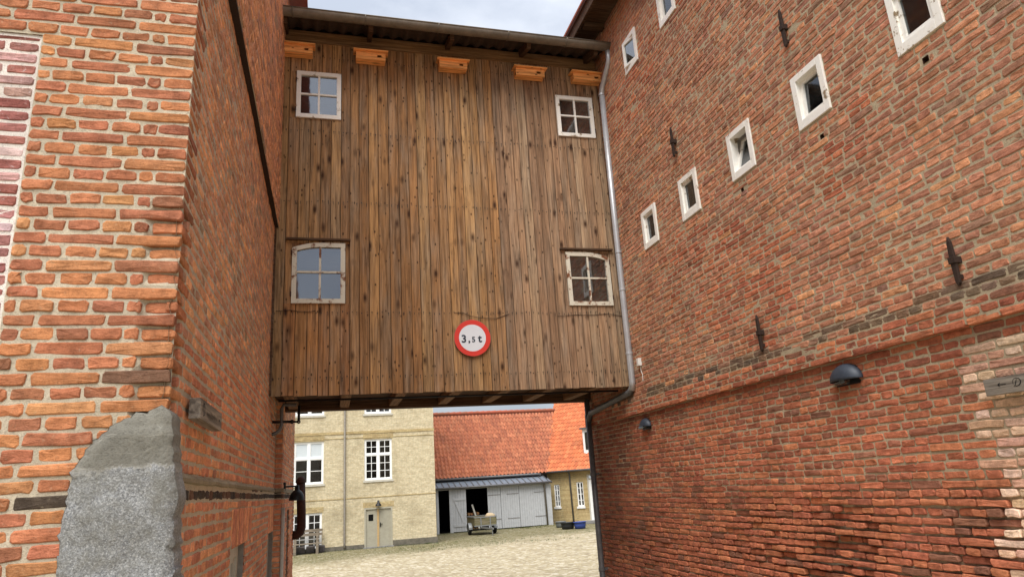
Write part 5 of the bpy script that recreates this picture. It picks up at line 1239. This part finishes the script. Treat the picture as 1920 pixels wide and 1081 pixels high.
for s in (-1, 1):
    X = tcx+s*(tw/2+.0); m = MB(); m.lathe([(.12, -.075), (.25, -.075), (.28, -.05), (.28, .05), (.25, .075), (.12, .075)], (X, tcy+.1, .28), (1, 0, 0), 22); wh = m.build('wheel', MT['rubber'], tr, smooth=True)
    m = MB(); m.lathe([(0, -.06), (.12, -.07), (.125, .07), (0, .06)], (X, tcy+.1, .28), (1, 0, 0), 16); m.build('rim', MT['galv'], wh)
    m = MB(); vs, fs = [], []
    for k in range(11):
        a = math.pi*k/10
        for dx in (-.1, .1): vs.append((X+dx, tcy+.1-.36*math.cos(a), .3+.34*math.sin(a)))
    m.add(vs, [(2*k, 2*k+1, 2*k+3, 2*k+2) for k in range(10)]); o = m.build('mudguard', MT['galv'], tr); q = o.modifiers.new('thick', 'SOLIDIFY'); q.thickness = .015
m = MB(); m.tube([(tcx-tw/2, tcy+.1, .28), (tcx+tw/2, tcy+.1, .28)], .035, 8); m.build('axle', MT['galv'], tr)
def blob(name, c, r, material, sq=.55, seed=1, amp=.08):
    bm = bmesh.new(); bmesh.ops.create_icosphere(bm, subdivisions=3, radius=1); mb = MB()
    P = []
    for v in bm.verts:
        d = v.co.normalized(); q = Vector([math.copysign(abs(x)**sq, x) for x in d]); k = 1+amp*nz(d.x*2+seed, d.y*2, d.z*2)
        P.append((c[0]+q.x*r[0]*k, c[1]+q.y*r[1]*k, c[2]+q.z*r[2]*k))
    mb.add(P, [tuple(v.index for v in f.verts) for f in bm.faces]); bm.free(); return mb.build(name, material, smooth=True)
tag(blob('sack', (bx1-.26, y0+.25, zf+.3), (.27, .22, .3), MT['tan'], .6, 4, .12), 'bulging tan sack standing in the trailer', 'sack')
# tubs
def tub(name, u, v, r, h, material, label, sx=1.25):
    p = onZ(u, v, 0); m = MB(); m.lathe([(0, .01), (r*.85, .01), (r*.95, h*.5), (r, h), (r+.025, h), (r+.025, h-.03), (r-.01, h-.035), (r*.83, .03), (0, .03)], (0, 0, 0), (0, 0, 1), 24)
    m.v = [(p.x+a*sx, p.y+b, c) for a, b, c in m.v]; tag(m.build(name, material, None, smooth=True), label, 'tub', 'plastic tubs by the yellow cottage')
tub('tub', 1065, 991, .3, .36, MT['blackplastic'], 'round black plastic tub beside the blue one at the cottage wall')
tub('tub', 1052, 988.5, .24, .34, plain('grey_plastic', S(120, 124, 124), .6, 0, 10, .2, .05), 'grey plastic tub half behind the black tub')
tub('tub', 1088, 990, .27, .36, MT['blueplastic'], 'round blue plastic tub beside the cottage drain pipe')
# firewood and a leaning board inside the open bay
for r_ in range(6):
    for k in range(4):
        x = SX(877)+.1+k*.17+rnd(-.03, .03)+(.08 if r_ % 2 else 0); z = .12+r_*.17+rnd(-.02, .02); ra = rnd(.06, .085); m = MB()
        m.tube([(x, YS+.55, z), (x+rnd(-.02, .02), YS+1.0, z)], ra, 8, S(196, 150, 100)); tag(m.build('log', plain('cut_log', S(180*rnd(.8, 1.1), 120, 80), .9) if (r_+k) % 6 == 0 else bpy.data.materials.get('cut_log'), None), 'split firewood log stacked inside the open shed bay', 'log', 'firewood stacked in the shed')
m = MB(); a = onY(885, 945, YS+.45); b = onY(893, 968, YS+.45); m.bar(a, (b.x, b.y-.1, .7), (1, 0, 0), .1, .03); m.bar((b.x, b.y-.1, .7), (b.x+.15, b.y-.15, .05), (1, 0, 0), .1, .03); tag(m.build('leaning_board', MT['lt_grey'], None), 'pale board leaning against the firewood in the shed bay', 'board')

# ------------------------------------------------------------------ weeds along the yard walls
def tufts(name, label, spots, hmin, hmax, col):
    mb = MB()
    for x, y in spots:
        for _ in range(7):
            a = rnd(0, 6.28); h = rnd(hmin, hmax); l = rnd(.02, .09); dx, dy = math.cos(a)*l, math.sin(a)*l; px, py = x+rnd(-.1, .1), y+rnd(-.08, .08); wv = Vector((-dy, dx, 0)).normalized()*.012
            k = rnd(.7, 1.2); c = tuple(q*k for q in col)
            z0 = gz(px, py)-.03
            mb.add([(px-wv.x, py-wv.y, z0), (px+wv.x, py+wv.y, z0), (px+dx, py+dy, z0+h)], [(0, 1, 2)], c)
    m, t, b, Lk = mat(name+'_leaf'); Lk(attr(t, 'bcol').outputs['Color'], b.inputs['Base Color']); b.inputs['Roughness'].default_value = .8
    o = mb.build(name, m, kind='stuff'); o['label'] = label; o['category'] = 'weeds'
sp = [(rnd(-3, 5.1), YY-rnd(.05, .35)**1.5) for _ in range(150)] + [(rnd(6, 13), YS-rnd(.1, .8)) for _ in range(110)] + [(rnd(11, 13.4), YS-rnd(.3, 1.6)) for _ in range(60)] + [(rnd(-3, 13), YY-rnd(.3, 5)) for _ in range(300)]
sp = [(x, y) for x, y in sp if not (x > yr and y > YY and y < YY+.2 and False)]
tufts('weeds', 'thin green weeds between the cobbles along the yard walls', sp, .03, .11, (.09, .11, .035))
